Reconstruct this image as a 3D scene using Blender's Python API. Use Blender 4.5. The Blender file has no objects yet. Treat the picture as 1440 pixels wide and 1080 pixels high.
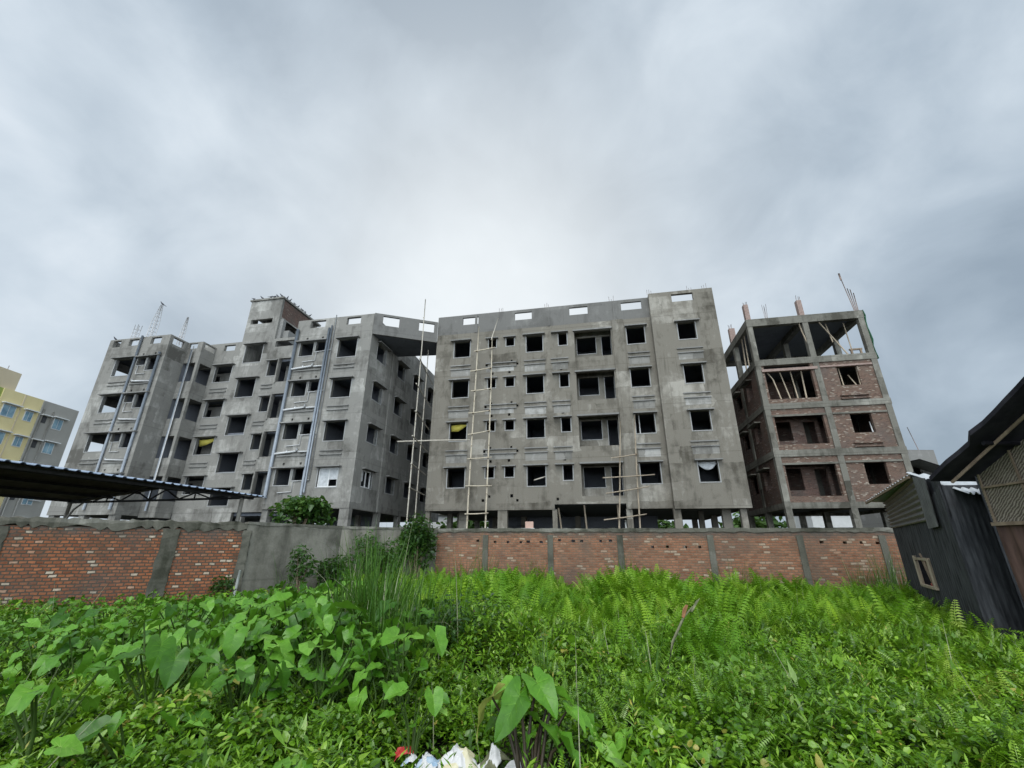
import bpy, math, random
import numpy as np
from mathutils import Vector, Matrix, noise as mnoise
R = math.radians
rnd = random.Random(11)
rng = np.random.default_rng(5)
scn = bpy.context.scene
C = scn.collection

# ------------------------------------------------------------------ helpers
class MB:
    """collects boxes, bars, tubes and pierced walls, then becomes ONE mesh object"""
    def __init__(s): s.v = []; s.f = []; s.sm = []
    def quadmesh(s, vs, fs, smooth=False):
        o = len(s.v); s.v += [tuple(v) for v in vs]
        s.f += [tuple(o + i for i in f) for f in fs]; s.sm += [smooth] * len(fs)
        return s
    def box(s, x0, x1, y0, y1, z0, z1):
        vs = [(x0,y0,z0),(x1,y0,z0),(x1,y1,z0),(x0,y1,z0),(x0,y0,z1),(x1,y0,z1),(x1,y1,z1),(x0,y1,z1)]
        return s.quadmesh(vs, [(0,3,2,1),(4,5,6,7),(0,1,5,4),(1,2,6,5),(2,3,7,6),(3,0,4,7)])
    def bar(s, p, q, w, h=None):
        h = h or w; p = Vector(p); q = Vector(q); d = (q-p).normalized()
        a = d.cross(Vector((0,0,1)))
        a = Vector((1,0,0)) if a.length < 1e-3 else a.normalized()
        b = a.cross(d)
        vs = [c + a*i*w/2 + b*j*h/2 for c in (p,q) for i,j in ((-1,-1),(1,-1),(1,1),(-1,1))]
        return s.quadmesh(vs, [(3,2,1,0),(4,5,6,7),(0,1,5,4),(1,2,6,5),(2,3,7,6),(3,0,4,7)])
    def tube(s, pts, r, n=7, r2=None, cap=True):
        pts = [Vector(p) for p in pts]; k = len(pts); vs = []
        ref = Vector((0.31,0.17,0.93))
        for i,p in enumerate(pts):
            d = (pts[min(i+1,k-1)] - pts[max(i-1,0)]).normalized()
            a = d.cross(ref)
            if a.length < .05: a = d.cross(Vector((1,0,0)))
            a.normalize(); b = d.cross(a)
            t = i/max(k-1,1)
            rr = r[i] if isinstance(r,(list,tuple)) else (r if r2 is None else r + (r2-r)*t)
            for j in range(n):
                an = 2*math.pi*j/n
                vs.append(p + a*math.cos(an)*rr + b*math.sin(an)*rr)
        fs = [(i*n+j, i*n+(j+1)%n, (i+1)*n+(j+1)%n, (i+1)*n+j) for i in range(k-1) for j in range(n)]
        s.quadmesh(vs, fs, True)
        if cap:
            o = len(s.v) - k*n
            s.f.append(tuple(o+j for j in range(n))); s.sm.append(False)
            s.f.append(tuple(o+(k-1)*n+j for j in reversed(range(n)))); s.sm.append(False)
        return s
    def wall(s, u0, u1, z0, z1, d0, d1, holes=(), axis='x', zs=()):
        """pierced wall: runs u0..u1 along axis, thickness d0..d1, holes = (ua,ub,za,zb)"""
        us = sorted(set([u0,u1] + [min(max(h[i],u0),u1) for h in holes for i in (0,1)]))
        zz = sorted(set([z0,z1] + [min(max(h[i],z0),z1) for h in holes for i in (2,3)] + list(zs)))
        def solid(i,j):
            if i<0 or j<0 or i>=len(us)-1 or j>=len(zz)-1: return False
            cu = (us[i]+us[i+1])/2; cz = (zz[j]+zz[j+1])/2
            return not any(h[0]<cu<h[1] and h[2]<cz<h[3] for h in holes)
        P = (lambda u,d,z:(u,d,z)) if axis=='x' else (lambda u,d,z:(d,u,z))
        idx = {}
        def V(i,j,k):
            key=(i,j,k)
            if key not in idx:
                idx[key]=len(s.v); s.v.append(P(us[i], (d0,d1)[k], zz[j]))
            return idx[key]
        def F(*a): s.f.append(a); s.sm.append(False)
        for i in range(len(us)-1):
            for j in range(len(zz)-1):
                if not solid(i,j): continue
                F(V(i,j,0),V(i+1,j,0),V(i+1,j+1,0),V(i,j+1,0))
                F(V(i+1,j,1),V(i,j,1),V(i,j+1,1),V(i+1,j+1,1))
                if not solid(i-1,j): F(V(i,j,1),V(i,j,0),V(i,j+1,0),V(i,j+1,1))
                if not solid(i+1,j): F(V(i+1,j,0),V(i+1,j,1),V(i+1,j+1,1),V(i+1,j+1,0))
                if not solid(i,j-1): F(V(i,j,0),V(i,j,1),V(i+1,j,1),V(i+1,j,0))
                if not solid(i,j+1): F(V(i,j+1,1),V(i,j+1,0),V(i+1,j+1,0),V(i+1,j+1,1))
        return s
    def build(s, name, mat, parent=None):
        me = bpy.data.meshes.new(name); me.from_pydata([tuple(v) for v in s.v], [], s.f)
        for p,q in zip(me.polygons, s.sm): p.use_smooth = q
        me.validate(); me.update()
        if mat: me.materials.append(mat)
        o = bpy.data.objects.new(name, me); C.objects.link(o)
        if parent: o.parent = parent
        return o

def tag(o, label=None, cat=None, group=None, kind=None):
    if label: o['label'] = label
    if cat: o['category'] = cat
    if group: o['group'] = group
    if kind: o['kind'] = kind
    return o
def thing(name, label, cat, loc=(0,0,0), yaw=0, group=None):
    o = bpy.data.objects.new(name, None); C.objects.link(o)
    o.location = loc; o.rotation_euler = (0,0,-R(yaw)); o.empty_display_size = .2
    return tag(o, label, cat, group)
def dup(src, loc, rotz, scale=1, label=None, tilt=(0,0)):
    c = src.copy(); C.objects.link(c); c.location = loc; c.rotation_euler = (tilt[0],tilt[1],rotz); c.scale = (scale,)*3
    if label: c['label'] = label
    for ch in list(src.children):
        k = ch.copy(); C.objects.link(k); k.parent = c
        for g in list(ch.children):
            m = g.copy(); C.objects.link(m); m.parent = k
    return c

# ------------------------------------------------------------------ materials
class NT:
    def __init__(s, name):
        s.m = bpy.data.materials.new(name); s.m.use_nodes = True
        s.t = s.m.node_tree; s.t.nodes.clear(); s.out = s.n('ShaderNodeOutputMaterial')
    def n(s, typ, **kw):
        nd = s.t.nodes.new(typ)
        for k,v in kw.items():
            if k.startswith('i_'):
                nd.inputs[k[2:].replace('_',' ')].default_value = v
            else: setattr(nd, k, v)
        return nd
    def l(s, a, b): s.t.links.new(a, b)
    def obj(s, scale=(1,1,1), loc=(0,0,0)):
        tc = s.n('ShaderNodeTexCoord'); mp = s.n('ShaderNodeMapping')
        mp.inputs['Scale'].default_value = scale; mp.inputs['Location'].default_value = loc
        s.l(tc.outputs['Object'], mp.inputs[0]); return mp.outputs[0]
    def noise(s, vec, scale, detail=5, rough=.55, dist=0):
        nd = s.n('ShaderNodeTexNoise'); nd.inputs['Scale'].default_value = scale; nd.inputs['Detail'].default_value = detail
        nd.inputs['Roughness'].default_value = rough; nd.inputs['Distortion'].default_value = dist
        s.l(vec, nd.inputs['Vector']); return nd.outputs['Fac']
    def math(s, op, a, b=None, c=None):
        nd = s.n('ShaderNodeMath', operation=op)
        for i,x in enumerate((a,b,c)):
            if x is None: continue
            if hasattr(x,'node'): s.l(x, nd.inputs[i])
            else: nd.inputs[i].default_value = x
        return nd.outputs[0]
    def ramp(s, fac, stops):
        nd = s.n('ShaderNodeValToRGB'); e = nd.color_ramp.elements
        while len(e) < len(stops): e.new(.5)
        for el,(p,c) in zip(e, stops):
            el.position = p; el.color = (c if len(c)==4 else (*c,1)) if hasattr(c,'__len__') else (c,c,c,1)
        s.l(fac, nd.inputs[0]); return nd.outputs[0]
    def mix(s, fac, a, b, mode='MIX'):
        nd = s.n('ShaderNodeMix', data_type='RGBA', blend_type=mode)
        for sock,x in ((nd.inputs[0],fac),(nd.inputs[6],a),(nd.inputs[7],b)):
            if hasattr(x,'node'): s.l(x, sock)
            elif hasattr(x,'__len__'): sock.default_value = (*x,1) if len(x)==3 else x
            else: sock.default_value = x
        return nd.outputs[2]
    def bump(s, h, strength=.3, dist=.02):
        nd = s.n('ShaderNodeBump'); nd.inputs['Strength'].default_value = strength; nd.inputs['Distance'].default_value = dist
        s.l(h, nd.inputs['Height']); return nd.outputs[0]
    def pbr(s, col, rough=.9, normal=None, spec=.3, metal=0):
        p = s.n('ShaderNodeBsdfPrincipled')
        for k,x in (('Base Color',col),('Roughness',rough)):
            if hasattr(x,'node'): s.l(x, p.inputs[k])
            else: p.inputs[k].default_value = (*x,1) if hasattr(x,'__len__') else x
        p.inputs['Specular IOR Level'].default_value = spec; p.inputs['Metallic'].default_value = metal
        if normal is not None: s.l(normal, p.inputs['Normal'])
        s.l(p.outputs[0], s.out.inputs[0]); return s.m

def m_plaster(name, dark, mid, light, seed=0, damp=True, contrast=1):
    t = NT(name); v = t.obj(loc=(seed*7.3,seed*3.1,seed*1.7)); v0 = t.obj()
    n1 = t.noise(v, .33, 6, .6, .3); n2 = t.noise(v, 2.1, 7, .62, .4)
    n3 = t.noise(t.obj((2.4,2.4,.22),(seed,0,0)), 1.0, 5, .6)
    # plaster batches: irregular rectangles of slightly different tone, edges broken by noise
    sp = t.n('ShaderNodeSeparateXYZ'); t.l(v0, sp.inputs[0])
    wob = t.math('MULTIPLY', t.math('SUBTRACT', t.noise(v, .9, 3), .5), 1.1)
    cx = t.n('ShaderNodeCombineXYZ')
    t.l(t.math('ADD', t.math('ADD', sp.outputs[0], sp.outputs[1]), wob), cx.inputs[0])
    t.l(t.math('ADD', sp.outputs[2], t.math('MULTIPLY', wob, .35)), cx.inputs[1])
    bk = t.n('ShaderNodeTexBrick'); t.l(cx.outputs[0], bk.inputs['Vector'])
    bk.inputs['Scale'].default_value = 1; bk.inputs['Brick Width'].default_value = 2.1; bk.inputs['Row Height'].default_value = 1.07
    bk.inputs['Mortar Size'].default_value = 0.012; bk.inputs['Mortar Smooth'].default_value = 1
    bk.inputs['Color1'].default_value = (0,0,0,1); bk.inputs['Color2'].default_value = (1,1,1,1); bk.inputs['Mortar'].default_value = (.25,.25,.25,1)
    bk.offset = .37; bk.squash = .8; bk.squash_frequency = 3
    f = t.math('ADD', t.math('MULTIPLY', n1, .80*contrast), t.math('MULTIPLY', n2, .42*contrast))
    f = t.math('ADD', f, t.math('MULTIPLY', t.math('SUBTRACT', bk.outputs['Color'], .5), .30*contrast))
    f = t.math('ADD', f, t.math('MULTIPLY', t.math('SUBTRACT', n3, .5), .45*contrast))
    f = t.math('ADD', f, .5 - .61*contrast)
    col = t.ramp(f, [(.16,dark),(.42,mid),(.6,mid),(.86,light)])
    # damp blots with an outline of their own
    if damp:
        blot = t.ramp(t.noise(t.obj((1,1,.55),(3+seed,1,0)), .8, 8, .62, .6), [(.55,0),(.64,1)])
        col = t.mix(t.math('MULTIPLY', blot, .5), col, dark)
        eff = t.ramp(t.noise(t.obj((1,1,.8),(9+seed,4,2)), 1.3, 8, .7, .5), [(.62,0),(.72,1)])
        col = t.mix(t.math('MULTIPLY', eff, .35), col, light)
    fine = t.noise(v0, 22, 4, .7)
    drip = t.ramp(t.noise(t.obj((7,7,.22),(seed*2+1,0,.3)), 1.0, 4, .6), [(.56,0),(.70,1)])
    dmask = t.ramp(t.noise(t.obj((1,1,1),(seed,7,3)), .5, 3), [(.42,0),(.6,1)])
    col = t.mix(t.math('MULTIPLY', t.math('MULTIPLY', drip, dmask), .5), col, dark)
    fz = t.math('ABSOLUTE', t.math('SUBTRACT', t.math('FRACT', t.math('ADD', t.math('DIVIDE', t.math('SUBTRACT', sp.outputs[2], 3.9), 3.18), t.math('MULTIPLY', wob, .006))), .5))
    col = t.mix(t.math('MULTIPLY', t.ramp(fz, [(.488,0),(.497,1)]), .35), col, dark)
    col = t.mix(.25, col, t.ramp(fine, [(.3,.03),(.7,.6)]), 'SOFT_LIGHT')
    h = t.math('ADD', t.math('MULTIPLY', n2, .6), t.math('MULTIPLY', fine, .4))
    return t.pbr(col, .93, t.bump(h, .35, .03), .2)

def m_brick(name, c1, c2, pale, mortar, w=.25, h=.076, pale_amt=.12, mortar_size=.012, grime=(.09,.085,.075), dark_z=None, seed=0):
    t = NT(name); v = t.obj(); sp = t.n('ShaderNodeSeparateXYZ'); t.l(v, sp.inputs[0])
    cx = t.n('ShaderNodeCombineXYZ')
    wob = t.math('MULTIPLY', t.math('SUBTRACT', t.noise(v, 4.5, 4), .5), .09)
    t.l(t.math('ADD', t.math('ADD', sp.outputs[0], sp.outputs[1]), wob), cx.inputs[0])
    t.l(t.math('ADD', sp.outputs[2], t.math('MULTIPLY', wob, .6)), cx.inputs[1])
    bk = t.n('ShaderNodeTexBrick'); t.l(cx.outputs[0], bk.inputs['Vector'])
    for k,x in (('Scale',1),('Brick Width',w),('Row Height',h),('Mortar Size',mortar_size),('Mortar Smooth',.3),('Bias',0)): bk.inputs[k].default_value = x
    bk.inputs['Color1'].default_value=(0,0,0,1); bk.inputs['Color2'].default_value=(1,1,1,1); bk.inputs['Mortar'].default_value=(.5,.5,.5,1)
    bc = t.ramp(bk.outputs['Color'], [(0,c1),(.45,c2),(.8,tuple(x*.8 for x in c1)),(1-pale_amt*.6,c2),(1-pale_amt*.35,pale)])
    n1 = t.noise(v, .7, 6, .6, .3); n2 = t.noise(v, 9, 6, .65)
    bc = t.mix(.55, bc, t.ramp(n2, [(.25,.12),(.75,.85)]), 'SOFT_LIGHT')
    col = t.mix(bk.outputs['Fac'], bc, mortar)
    smear = t.ramp(t.noise(t.obj((1,1,1.4),(seed,2,1)), 1.6, 7, .65, .5), [(.5,0),(.66,1)])
    col = t.mix(t.math('MULTIPLY', smear, .55), col, mortar)
    col = t.mix(t.math('MULTIPLY', t.ramp(n1, [(.48,0),(.72,1)]), .6), col, grime)
    if dark_z:  # more of the dark tone towards the wall top, edge broken by noise
        gz = t.math('ADD', t.math('DIVIDE', t.math('SUBTRACT', sp.outputs[2], dark_z[0]), dark_z[1]-dark_z[0]), t.math('MULTIPLY', t.math('SUBTRACT', t.noise(v, 2.2, 6, .65), .5), 1.6))
        col = t.mix(t.math('MULTIPLY', t.ramp(gz, [(.25,0),(.8,1)]), .8), col, grime)
    hgt = t.math('ADD', t.math('MULTIPLY', t.math('SUBTRACT', 1, bk.outputs['Fac']), .7), t.math('MULTIPLY', n2, .5))
    return t.pbr(col, .93, t.bump(hgt, .7, .02), .15)

def m_simple(name, a, b, rough=.8, scale=6, spec=.3, metal=0, stretch=(1,1,1), bump=.15, detail=5):
    t = NT(name); f = t.noise(t.obj(stretch), scale, detail, .62)
    return t.pbr(t.ramp(f, [(.3,a),(.7,b)]), rough, t.bump(f, bump, .01), spec, metal)

def m_leaf(name, stops, rough=.5, trans=.35, spec=.35, patch=None, patch_scale=.7):
    t = NT(name); at = t.n('ShaderNodeAttribute', attribute_name='v')
    col = t.ramp(at.outputs['Fac'], stops)
    if patch:
        f = t.ramp(t.noise(t.obj(), patch_scale, 4, .6), [(.42,0),(.62,1)])
        col = t.mix(t.math('MULTIPLY', f, .6), col, patch)
    mot = t.noise(t.obj(), 26, 4, .65)
    col = t.mix(.45, col, t.ramp(mot, [(.25,.22),(.75,.80)]), 'SOFT_LIGHT')
    p = t.n('ShaderNodeBsdfPrincipled'); t.l(col, p.inputs['Base Color']); p.inputs['Roughness'].default_value = rough
    if rough < .4: t.l(t.bump(mot, .25, .01), p.inputs['Normal'])
    p.inputs['Specular IOR Level'].default_value = spec
    tr = t.n('ShaderNodeBsdfTranslucent'); t.l(t.mix(.5, col, (.16,.30,.02)), tr.inputs[0])
    mx = t.n('ShaderNodeMixShader'); mx.inputs[0].default_value = trans
    t.l(p.outputs[0], mx.inputs[1]); t.l(tr.outputs[0], mx.inputs[2]); t.l(mx.outputs[0], t.out.inputs[0])
    return t.m

M = {}
M['plaster'] = m_plaster('cement_plaster_warm', (.088,.079,.062), (.205,.188,.155), (.37,.348,.30), 0, contrast=1.25)
M['plaster2'] = m_plaster('cement_plaster_cool', (.118,.112,.098), (.25,.241,.217), (.41,.398,.362), 3, contrast=1.3)
M['parapet'] = m_plaster('parapet_cement', (.10,.096,.088), (.175,.170,.157), (.27,.263,.243), 5, contrast=1.0)
M['reveal'] = m_plaster('fresh_reveal_plaster', (.26,.26,.25), (.36,.36,.345), (.46,.455,.44), 7, False, .8)
M['palepatch'] = m_plaster('fresh_white_plaster', (.17,.163,.145), (.265,.255,.23), (.41,.40,.37), 8, False, 2.0)
M['hood'] = m_plaster('hood_cement', (.12,.118,.11), (.23,.225,.21), (.38,.37,.35), 9, False, 1)
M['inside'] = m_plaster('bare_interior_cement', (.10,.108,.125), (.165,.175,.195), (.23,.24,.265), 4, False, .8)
M['frame'] = m_plaster('cast_concrete', (.08,.075,.06), (.185,.176,.148), (.31,.298,.255), 6, True, 1.5)
M['brickL'] = m_brick('old_orange_brick', (.24,.088,.045), (.38,.145,.068), (.50,.41,.31), (.085,.068,.05), w=.15, h=.074, pale_amt=.15, dark_z=(1.6,2.15), seed=1, mortar_size=.014)
M['brickF'] = m_brick('weathered_orange_brick', (.25,.115,.068), (.34,.168,.10), (.43,.33,.24), (.19,.135,.095), w=.2, pale_amt=.14, dark_z=(1.75,2.15), seed=4)
M['brickB'] = m_brick('raw_red_brick', (.135,.078,.058), (.19,.115,.085), (.33,.27,.215), (.15,.125,.10), w=.17, pale_amt=.24, seed=7, grime=(.12,.10,.09))
M['brickD'] = m_brick('dull_red_brick', (.12,.066,.05), (.17,.10,.078), (.25,.19,.155), (.13,.11,.095), pale_amt=.15, seed=9)
M['stubbrick'] = m_simple('pink_brick_stub', (.23,.16,.135), (.33,.25,.215), .9, 8)
M['wallcap'] = m_plaster('mossy_wall_cement', (.05,.05,.036), (.135,.13,.105), (.27,.26,.225), 11, True, 1.5)
M['concwall'] = m_plaster('stained_boundary_plaster', (.11,.105,.085), (.26,.245,.205), (.40,.385,.34), 13, True, 1.3)
M['bamboo'] = m_simple('dry_bamboo', (.42,.36,.26), (.62,.55,.43), .7, 9, stretch=(1,1,.3))
M['bamboo2'] = m_simple('weathered_bamboo', (.26,.21,.15), (.42,.35,.26), .75, 9, stretch=(1,1,.3))
M['bamboow'] = m_simple('pale_bamboo', (.40,.36,.29), (.56,.52,.44), .7, 9, stretch=(1,1,.3))
M['rope'] = m_simple('jute_rope', (.10,.07,.04), (.2,.14,.09), .95, 30)
M['pvc'] = m_simple('grey_blue_drainpipe', (.19,.215,.245), (.27,.30,.335), .45, 3, .5)
M['pvcw'] = m_simple('white_pipe', (.48,.48,.47), (.60,.60,.59), .4, 3, .5)
M['steel'] = m_simple('rusty_rebar', (.16,.11,.09), (.30,.24,.21), .7, 20, metal=.3)
M['steelw'] = m_simple('pale_rebar', (.42,.40,.38), (.6,.58,.56), .6, 20, metal=.2)
M['soil'] = m_simple('dark_damp_soil', (.018,.02,.010), (.05,.048,.028), 1, 1.5, .1)
M['yellow'] = m_simple('faded_yellow_paint', (.68,.57,.29), (.76,.65,.35), .85, .6)
M['cream'] = m_simple('cream_paint', (.60,.50,.34), (.66,.56,.39), .85, .6)
M['greenp'] = m_simple('lime_green_paint', (.30,.36,.08), (.36,.42,.11), .85, .6)
M['greyp'] = m_simple('warm_grey_paint', (.33,.315,.28), (.38,.365,.33), .85, .6)
M['whitep'] = m_simple('white_paint', (.66,.66,.64), (.78,.78,.76), .7, 3)
M['dullw'] = m_simple('dull_white_wall', (.50,.50,.48), (.62,.62,.6), .85, .8)
t_ = NT('blue_window_glass'); M['glass'] = t_.pbr(t_.ramp(t_.noise(t_.obj(), .9, 3), [(.35,(.10,.20,.27)),(.65,(.30,.45,.52))]), .12, None, .6)
M['tin'] = m_simple('tarred_tin', (.016,.017,.019), (.075,.078,.083), .78, 5, .25, stretch=(4,4,.5), bump=.3)
M['tingrey'] = m_simple('dull_grey_tin', (.08,.083,.083), (.18,.183,.18), .5, 5, .5, metal=.25, stretch=(2,2,.6))
M['tinlight'] = m_simple('bright_new_tin', (.50,.52,.53), (.70,.72,.73), .38, 4, .6, metal=.3)
M['tindark'] = m_simple('near_black_sheet', (.010,.010,.014), (.035,.033,.04), .85, 4, .2)  # near-black base for the hut roof and the shack's inner sheets
M['tinrust'] = m_simple('rusty_brown_tin', (.055,.03,.025), (.12,.07,.055), .7, 5, .3, stretch=(3,3,.4))
M['bluetin'] = m_simple('blue_roof_sheet', (.17,.22,.30), (.30,.36,.45), .4, 4, .5, stretch=(1,1,1))
M['canopyund'] = m_simple('brown_sheet_underside', (.13,.12,.095), (.25,.235,.19), .8, 3, .2)  # brown tone for the underside of the canopy sheets
M['darksteel'] = m_simple('dark_painted_steel', (.04,.04,.042), (.08,.08,.082), .6, 8)
M['postmetal'] = m_simple('pale_steel_post', (.34,.32,.28), (.5,.48,.43), .6, 6)
M['wood'] = m_simple('weathered_wood', (.14,.10,.07), (.30,.23,.16), .85, 6, stretch=(1,1,.2))
M['paleboard'] = m_simple('pale_pink_board', (.46,.30,.24), (.56,.38,.31), .85, 6)
M['yellowcloth'] = m_simple('yellow_plastic_sheet', (.50,.42,.06), (.62,.54,.12), .5, 3)
M['clearsheet'] = m_simple('whitish_plastic_sheet', (.40,.41,.41), (.62,.63,.63), .35, 5)
M['bagw'] = m_simple('white_plastic_bag', (.62,.61,.60), (.80,.79,.78), .42, 7, .5)
M['bagy'] = m_simple('yellowish_plastic_bag', (.62,.55,.30), (.74,.70,.55), .42, 4, .5)
M['bagb'] = m_simple('blue_printed_bag', (.62,.66,.70), (.16,.38,.62), .42, 5, .5)
M['red'] = m_simple('red_wrapper', (.45,.02,.02), (.60,.05,.04), .35, 6, .5)
M['bird'] = m_simple('pigeon_feathers', (.05,.05,.06), (.14,.14,.15), .8, 20)
M['deadleaf'] = m_simple('dead_stalk', (.08,.09,.045), (.22,.22,.13), .9, 14)
M['stalkbrown'] = m_simple('brown_torn_stalk', (.22,.10,.045), (.32,.16,.08), .9, 14)
def m_mat():
    t = NT('woven_bamboo_mat'); v = t.obj()
    w = t.n('ShaderNodeTexWave', wave_type='BANDS', bands_direction='DIAGONAL'); t.l(t.obj((1,1.0,1)), w.inputs[0])
    w.inputs['Scale'].default_value = 13; w.inputs['Distortion'].default_value = 5; w.inputs['Detail'].default_value = 3
    f = t.math('ADD', t.math('MULTIPLY', w.outputs['Fac'], .6), t.math('MULTIPLY', t.noise(v, 5, 6, .65), .5))
    return t.pbr(t.ramp(f, [(.25,(.08,.065,.05)),(.55,(.20,.168,.13)),(.85,(.30,.26,.21))]), .9, t.bump(f, .6, .02), .2)
M['mat'] = m_mat()
G = lambda r,g,b:(r,g,b)
M['taro'] = m_leaf('taro_leaf', [(0,(.03,.105,.007)),(.35,(.085,.235,.016)),(.7,(.165,.375,.035)),(.9,(.28,.50,.08)),(1,(.34,.50,.14))], .34, .24, .38)
M['tarostalk'] = m_leaf('taro_stalk', [(0,(.05,.10,.02)),(1,(.11,.18,.04))], .5, .1)
M['herostalk'] = m_leaf('purple_brown_stalk', [(0,(.035,.025,.018)),(1,(.07,.055,.03))], .5, .05)
M['yellowleaf'] = m_leaf('yellowing_leaf', [(0,(.30,.34,.06)),(1,(.42,.40,.12))], .5, .3)
M['herb'] = m_leaf('herb_leaf', [(0,(.026,.072,.003)),(.3,(.092,.215,.008)),(.65,(.20,.385,.018)),(.9,(.34,.53,.06)),(.97,(.36,.50,.18)),(1,(.46,.38,.08))], .30, .24, .5, (.075,.19,.010), .6)
M['fern'] = m_leaf('fern_frond', [(0,(.055,.15,.006)),(.4,(.15,.31,.014)),(.8,(.29,.47,.03)),(1,(.44,.56,.11))], .45, .36, .25, (.10,.27,.012), .5)
M['reed'] = m_leaf('reed_blade', [(0,(.025,.075,.010)),(.6,(.055,.14,.016)),(.88,(.10,.20,.03)),(1,(.34,.35,.22))], .5, .25, .25)
M['shrub'] = m_leaf('shrub_leaf', [(0,(.018,.05,.012)),(.6,(.04,.10,.018)),(.93,(.08,.17,.03)),(1,(.14,.24,.06))], .42, .28, .45)
M['wood_far'] = m_leaf('distant_foliage', [(0,(.03,.07,.02)),(1,(.09,.16,.04))], .7, .2, .2)

# ------------------------------------------------------------------ camera
Z0 = 1.6
cam = bpy.data.cameras.new('camera'); co = bpy.data.objects.new('camera', cam); C.objects.link(co)
cam.sensor_width = 36; cam.lens = 36*606.5/1440; cam.clip_end = 3000; cam.clip_start = .05
pit, rol = R(20.71), R(.26)
Fv = Vector((0,math.cos(pit),math.sin(pit))); Uv = Vector((0,-math.sin(pit),math.cos(pit))); Rv = Vector((1,0,0))
R2 = Rv*math.cos(rol)+Uv*math.sin(rol); U2 = Uv*math.cos(rol)-Rv*math.sin(rol)
co.matrix_world = Matrix(((R2.x,U2.x,-Fv.x,0),(R2.y,U2.y,-Fv.y,0),(R2.z,U2.z,-Fv.z,Z0),(0,0,0,1)))
scn.camera = co

# ------------------------------------------------------------------ sky and light
SUN_EL, SUN_AZ = R(58), R(200)      # azimuth measured clockwise from +Y
w = bpy.data.worlds.new('World'); scn.world = w; w.use_nodes = True
t = NT.__new__(NT); t.t = w.node_tree; t.t.nodes.clear(); t.out = t.n('ShaderNodeOutputWorld')
sky = t.n('ShaderNodeTexSky', sky_type='NISHITA'); sky.sun_disc = False; sky.sun_elevation = SUN_EL; sky.sun_rotation = SUN_AZ
sky.dust_density = 3; sky.air_density = 1.2
tc = t.n('ShaderNodeTexCoord'); gen = tc.outputs['Generated']
sp = t.n('ShaderNodeSeparateXYZ'); t.l(gen, sp.inputs[0])
mp = t.n('ShaderNodeMapping'); mp.inputs['Location'].default_value = (2.35,.75,1.9); mp.inputs['Rotation'].default_value = (R(12),R(-24),R(20)); mp.inputs['Scale'].default_value = (1.0,1.0,1.15); t.l(gen, mp.inputs[0])
c1 = t.noise(mp.outputs[0], 1.5, 4, .48, .15)
c2 = t.noise(mp.outputs[0], 4.6, 6, .55, .3)
cl = t.math('ADD', t.math('MULTIPLY', c1, .72), t.math('MULTIPLY', c2, .28))
def dotdir(az, el):
    nd = t.n('ShaderNodeVectorMath', operation='DOT_PRODUCT'); t.l(gen, nd.inputs[0])
    nd.inputs[1].default_value = (math.sin(az)*math.cos(el), math.cos(az)*math.cos(el), math.sin(el)); return nd.outputs['Value']
glow = t.math('POWER', t.math('MAXIMUM', dotdir(R(-4),R(31)), 0), 9)      # the thin bright cloud in front of the low light
back = t.math('SMOOTH_MIN', t.math('MAXIMUM', t.math('MULTIPLY', sp.outputs[1], -1), 0), 1, .2)
side = t.math('MULTIPLY', t.math('SUBTRACT', dotdir(R(48),R(8)), .55), .30)      # heavier cloud away to the right
cl = t.math('SUBTRACT', cl, t.math('MAXIMUM', side, 0))
cl = t.math('SUBTRACT', cl, t.math('MULTIPLY', t.math('MAXIMUM', t.math('SUBTRACT', sp.outputs[2], .42), 0), .17))
cc = t.ramp(cl, [(.34,(.235,.292,.352)),(.43,(.33,.395,.46)),(.53,(.47,.535,.595)),(.66,(.67,.715,.76))])
cc = t.mix(t.math('MULTIPLY', glow, .72), cc, (.80,.825,.825))
SKYK = 10.0
vm = t.n('ShaderNodeVectorMath', operation='SCALE'); t.l(cc, vm.inputs[0])
t.l(t.math('MULTIPLY', t.math('ADD', 1, t.math('MULTIPLY', back, 2.6)), SKYK), vm.inputs['Scale'])
mixs = t.mix(.93, sky.outputs[0], vm.outputs[0])
bg = t.n('ShaderNodeBackground'); bg.inputs[1].default_value = .1; t.l(mixs, bg.inputs[0]); t.l(bg.outputs[0], t.out.inputs[0])
sun = bpy.data.lights.new('sun', 'SUN'); sun.energy = 1.2; sun.angle = R(35); sun.color = (1,.965,.91)
so = bpy.data.objects.new('sun', sun); C.objects.link(so)
sd = Vector((math.sin(SUN_AZ)*math.cos(SUN_EL), math.cos(SUN_AZ)*math.cos(SUN_EL), math.sin(SUN_EL)))
so.rotation_euler = sd.to_track_quat('Z','Y').to_euler(); so.location = sd*60
scn.view_settings.view_transform = 'Standard'; scn.view_settings.look = 'None'; scn.view_settings.exposure = .45; scn.view_settings.gamma = 1

# ------------------------------------------------------------------ ground
gb = MB()
gb.quadmesh([(-400,-60,0),(400,-60,0),(400,700,0),(-400,700,0)], [(0,1,2,3)])
tag(gb.build('ground', M['soil']), kind='structure')

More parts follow.
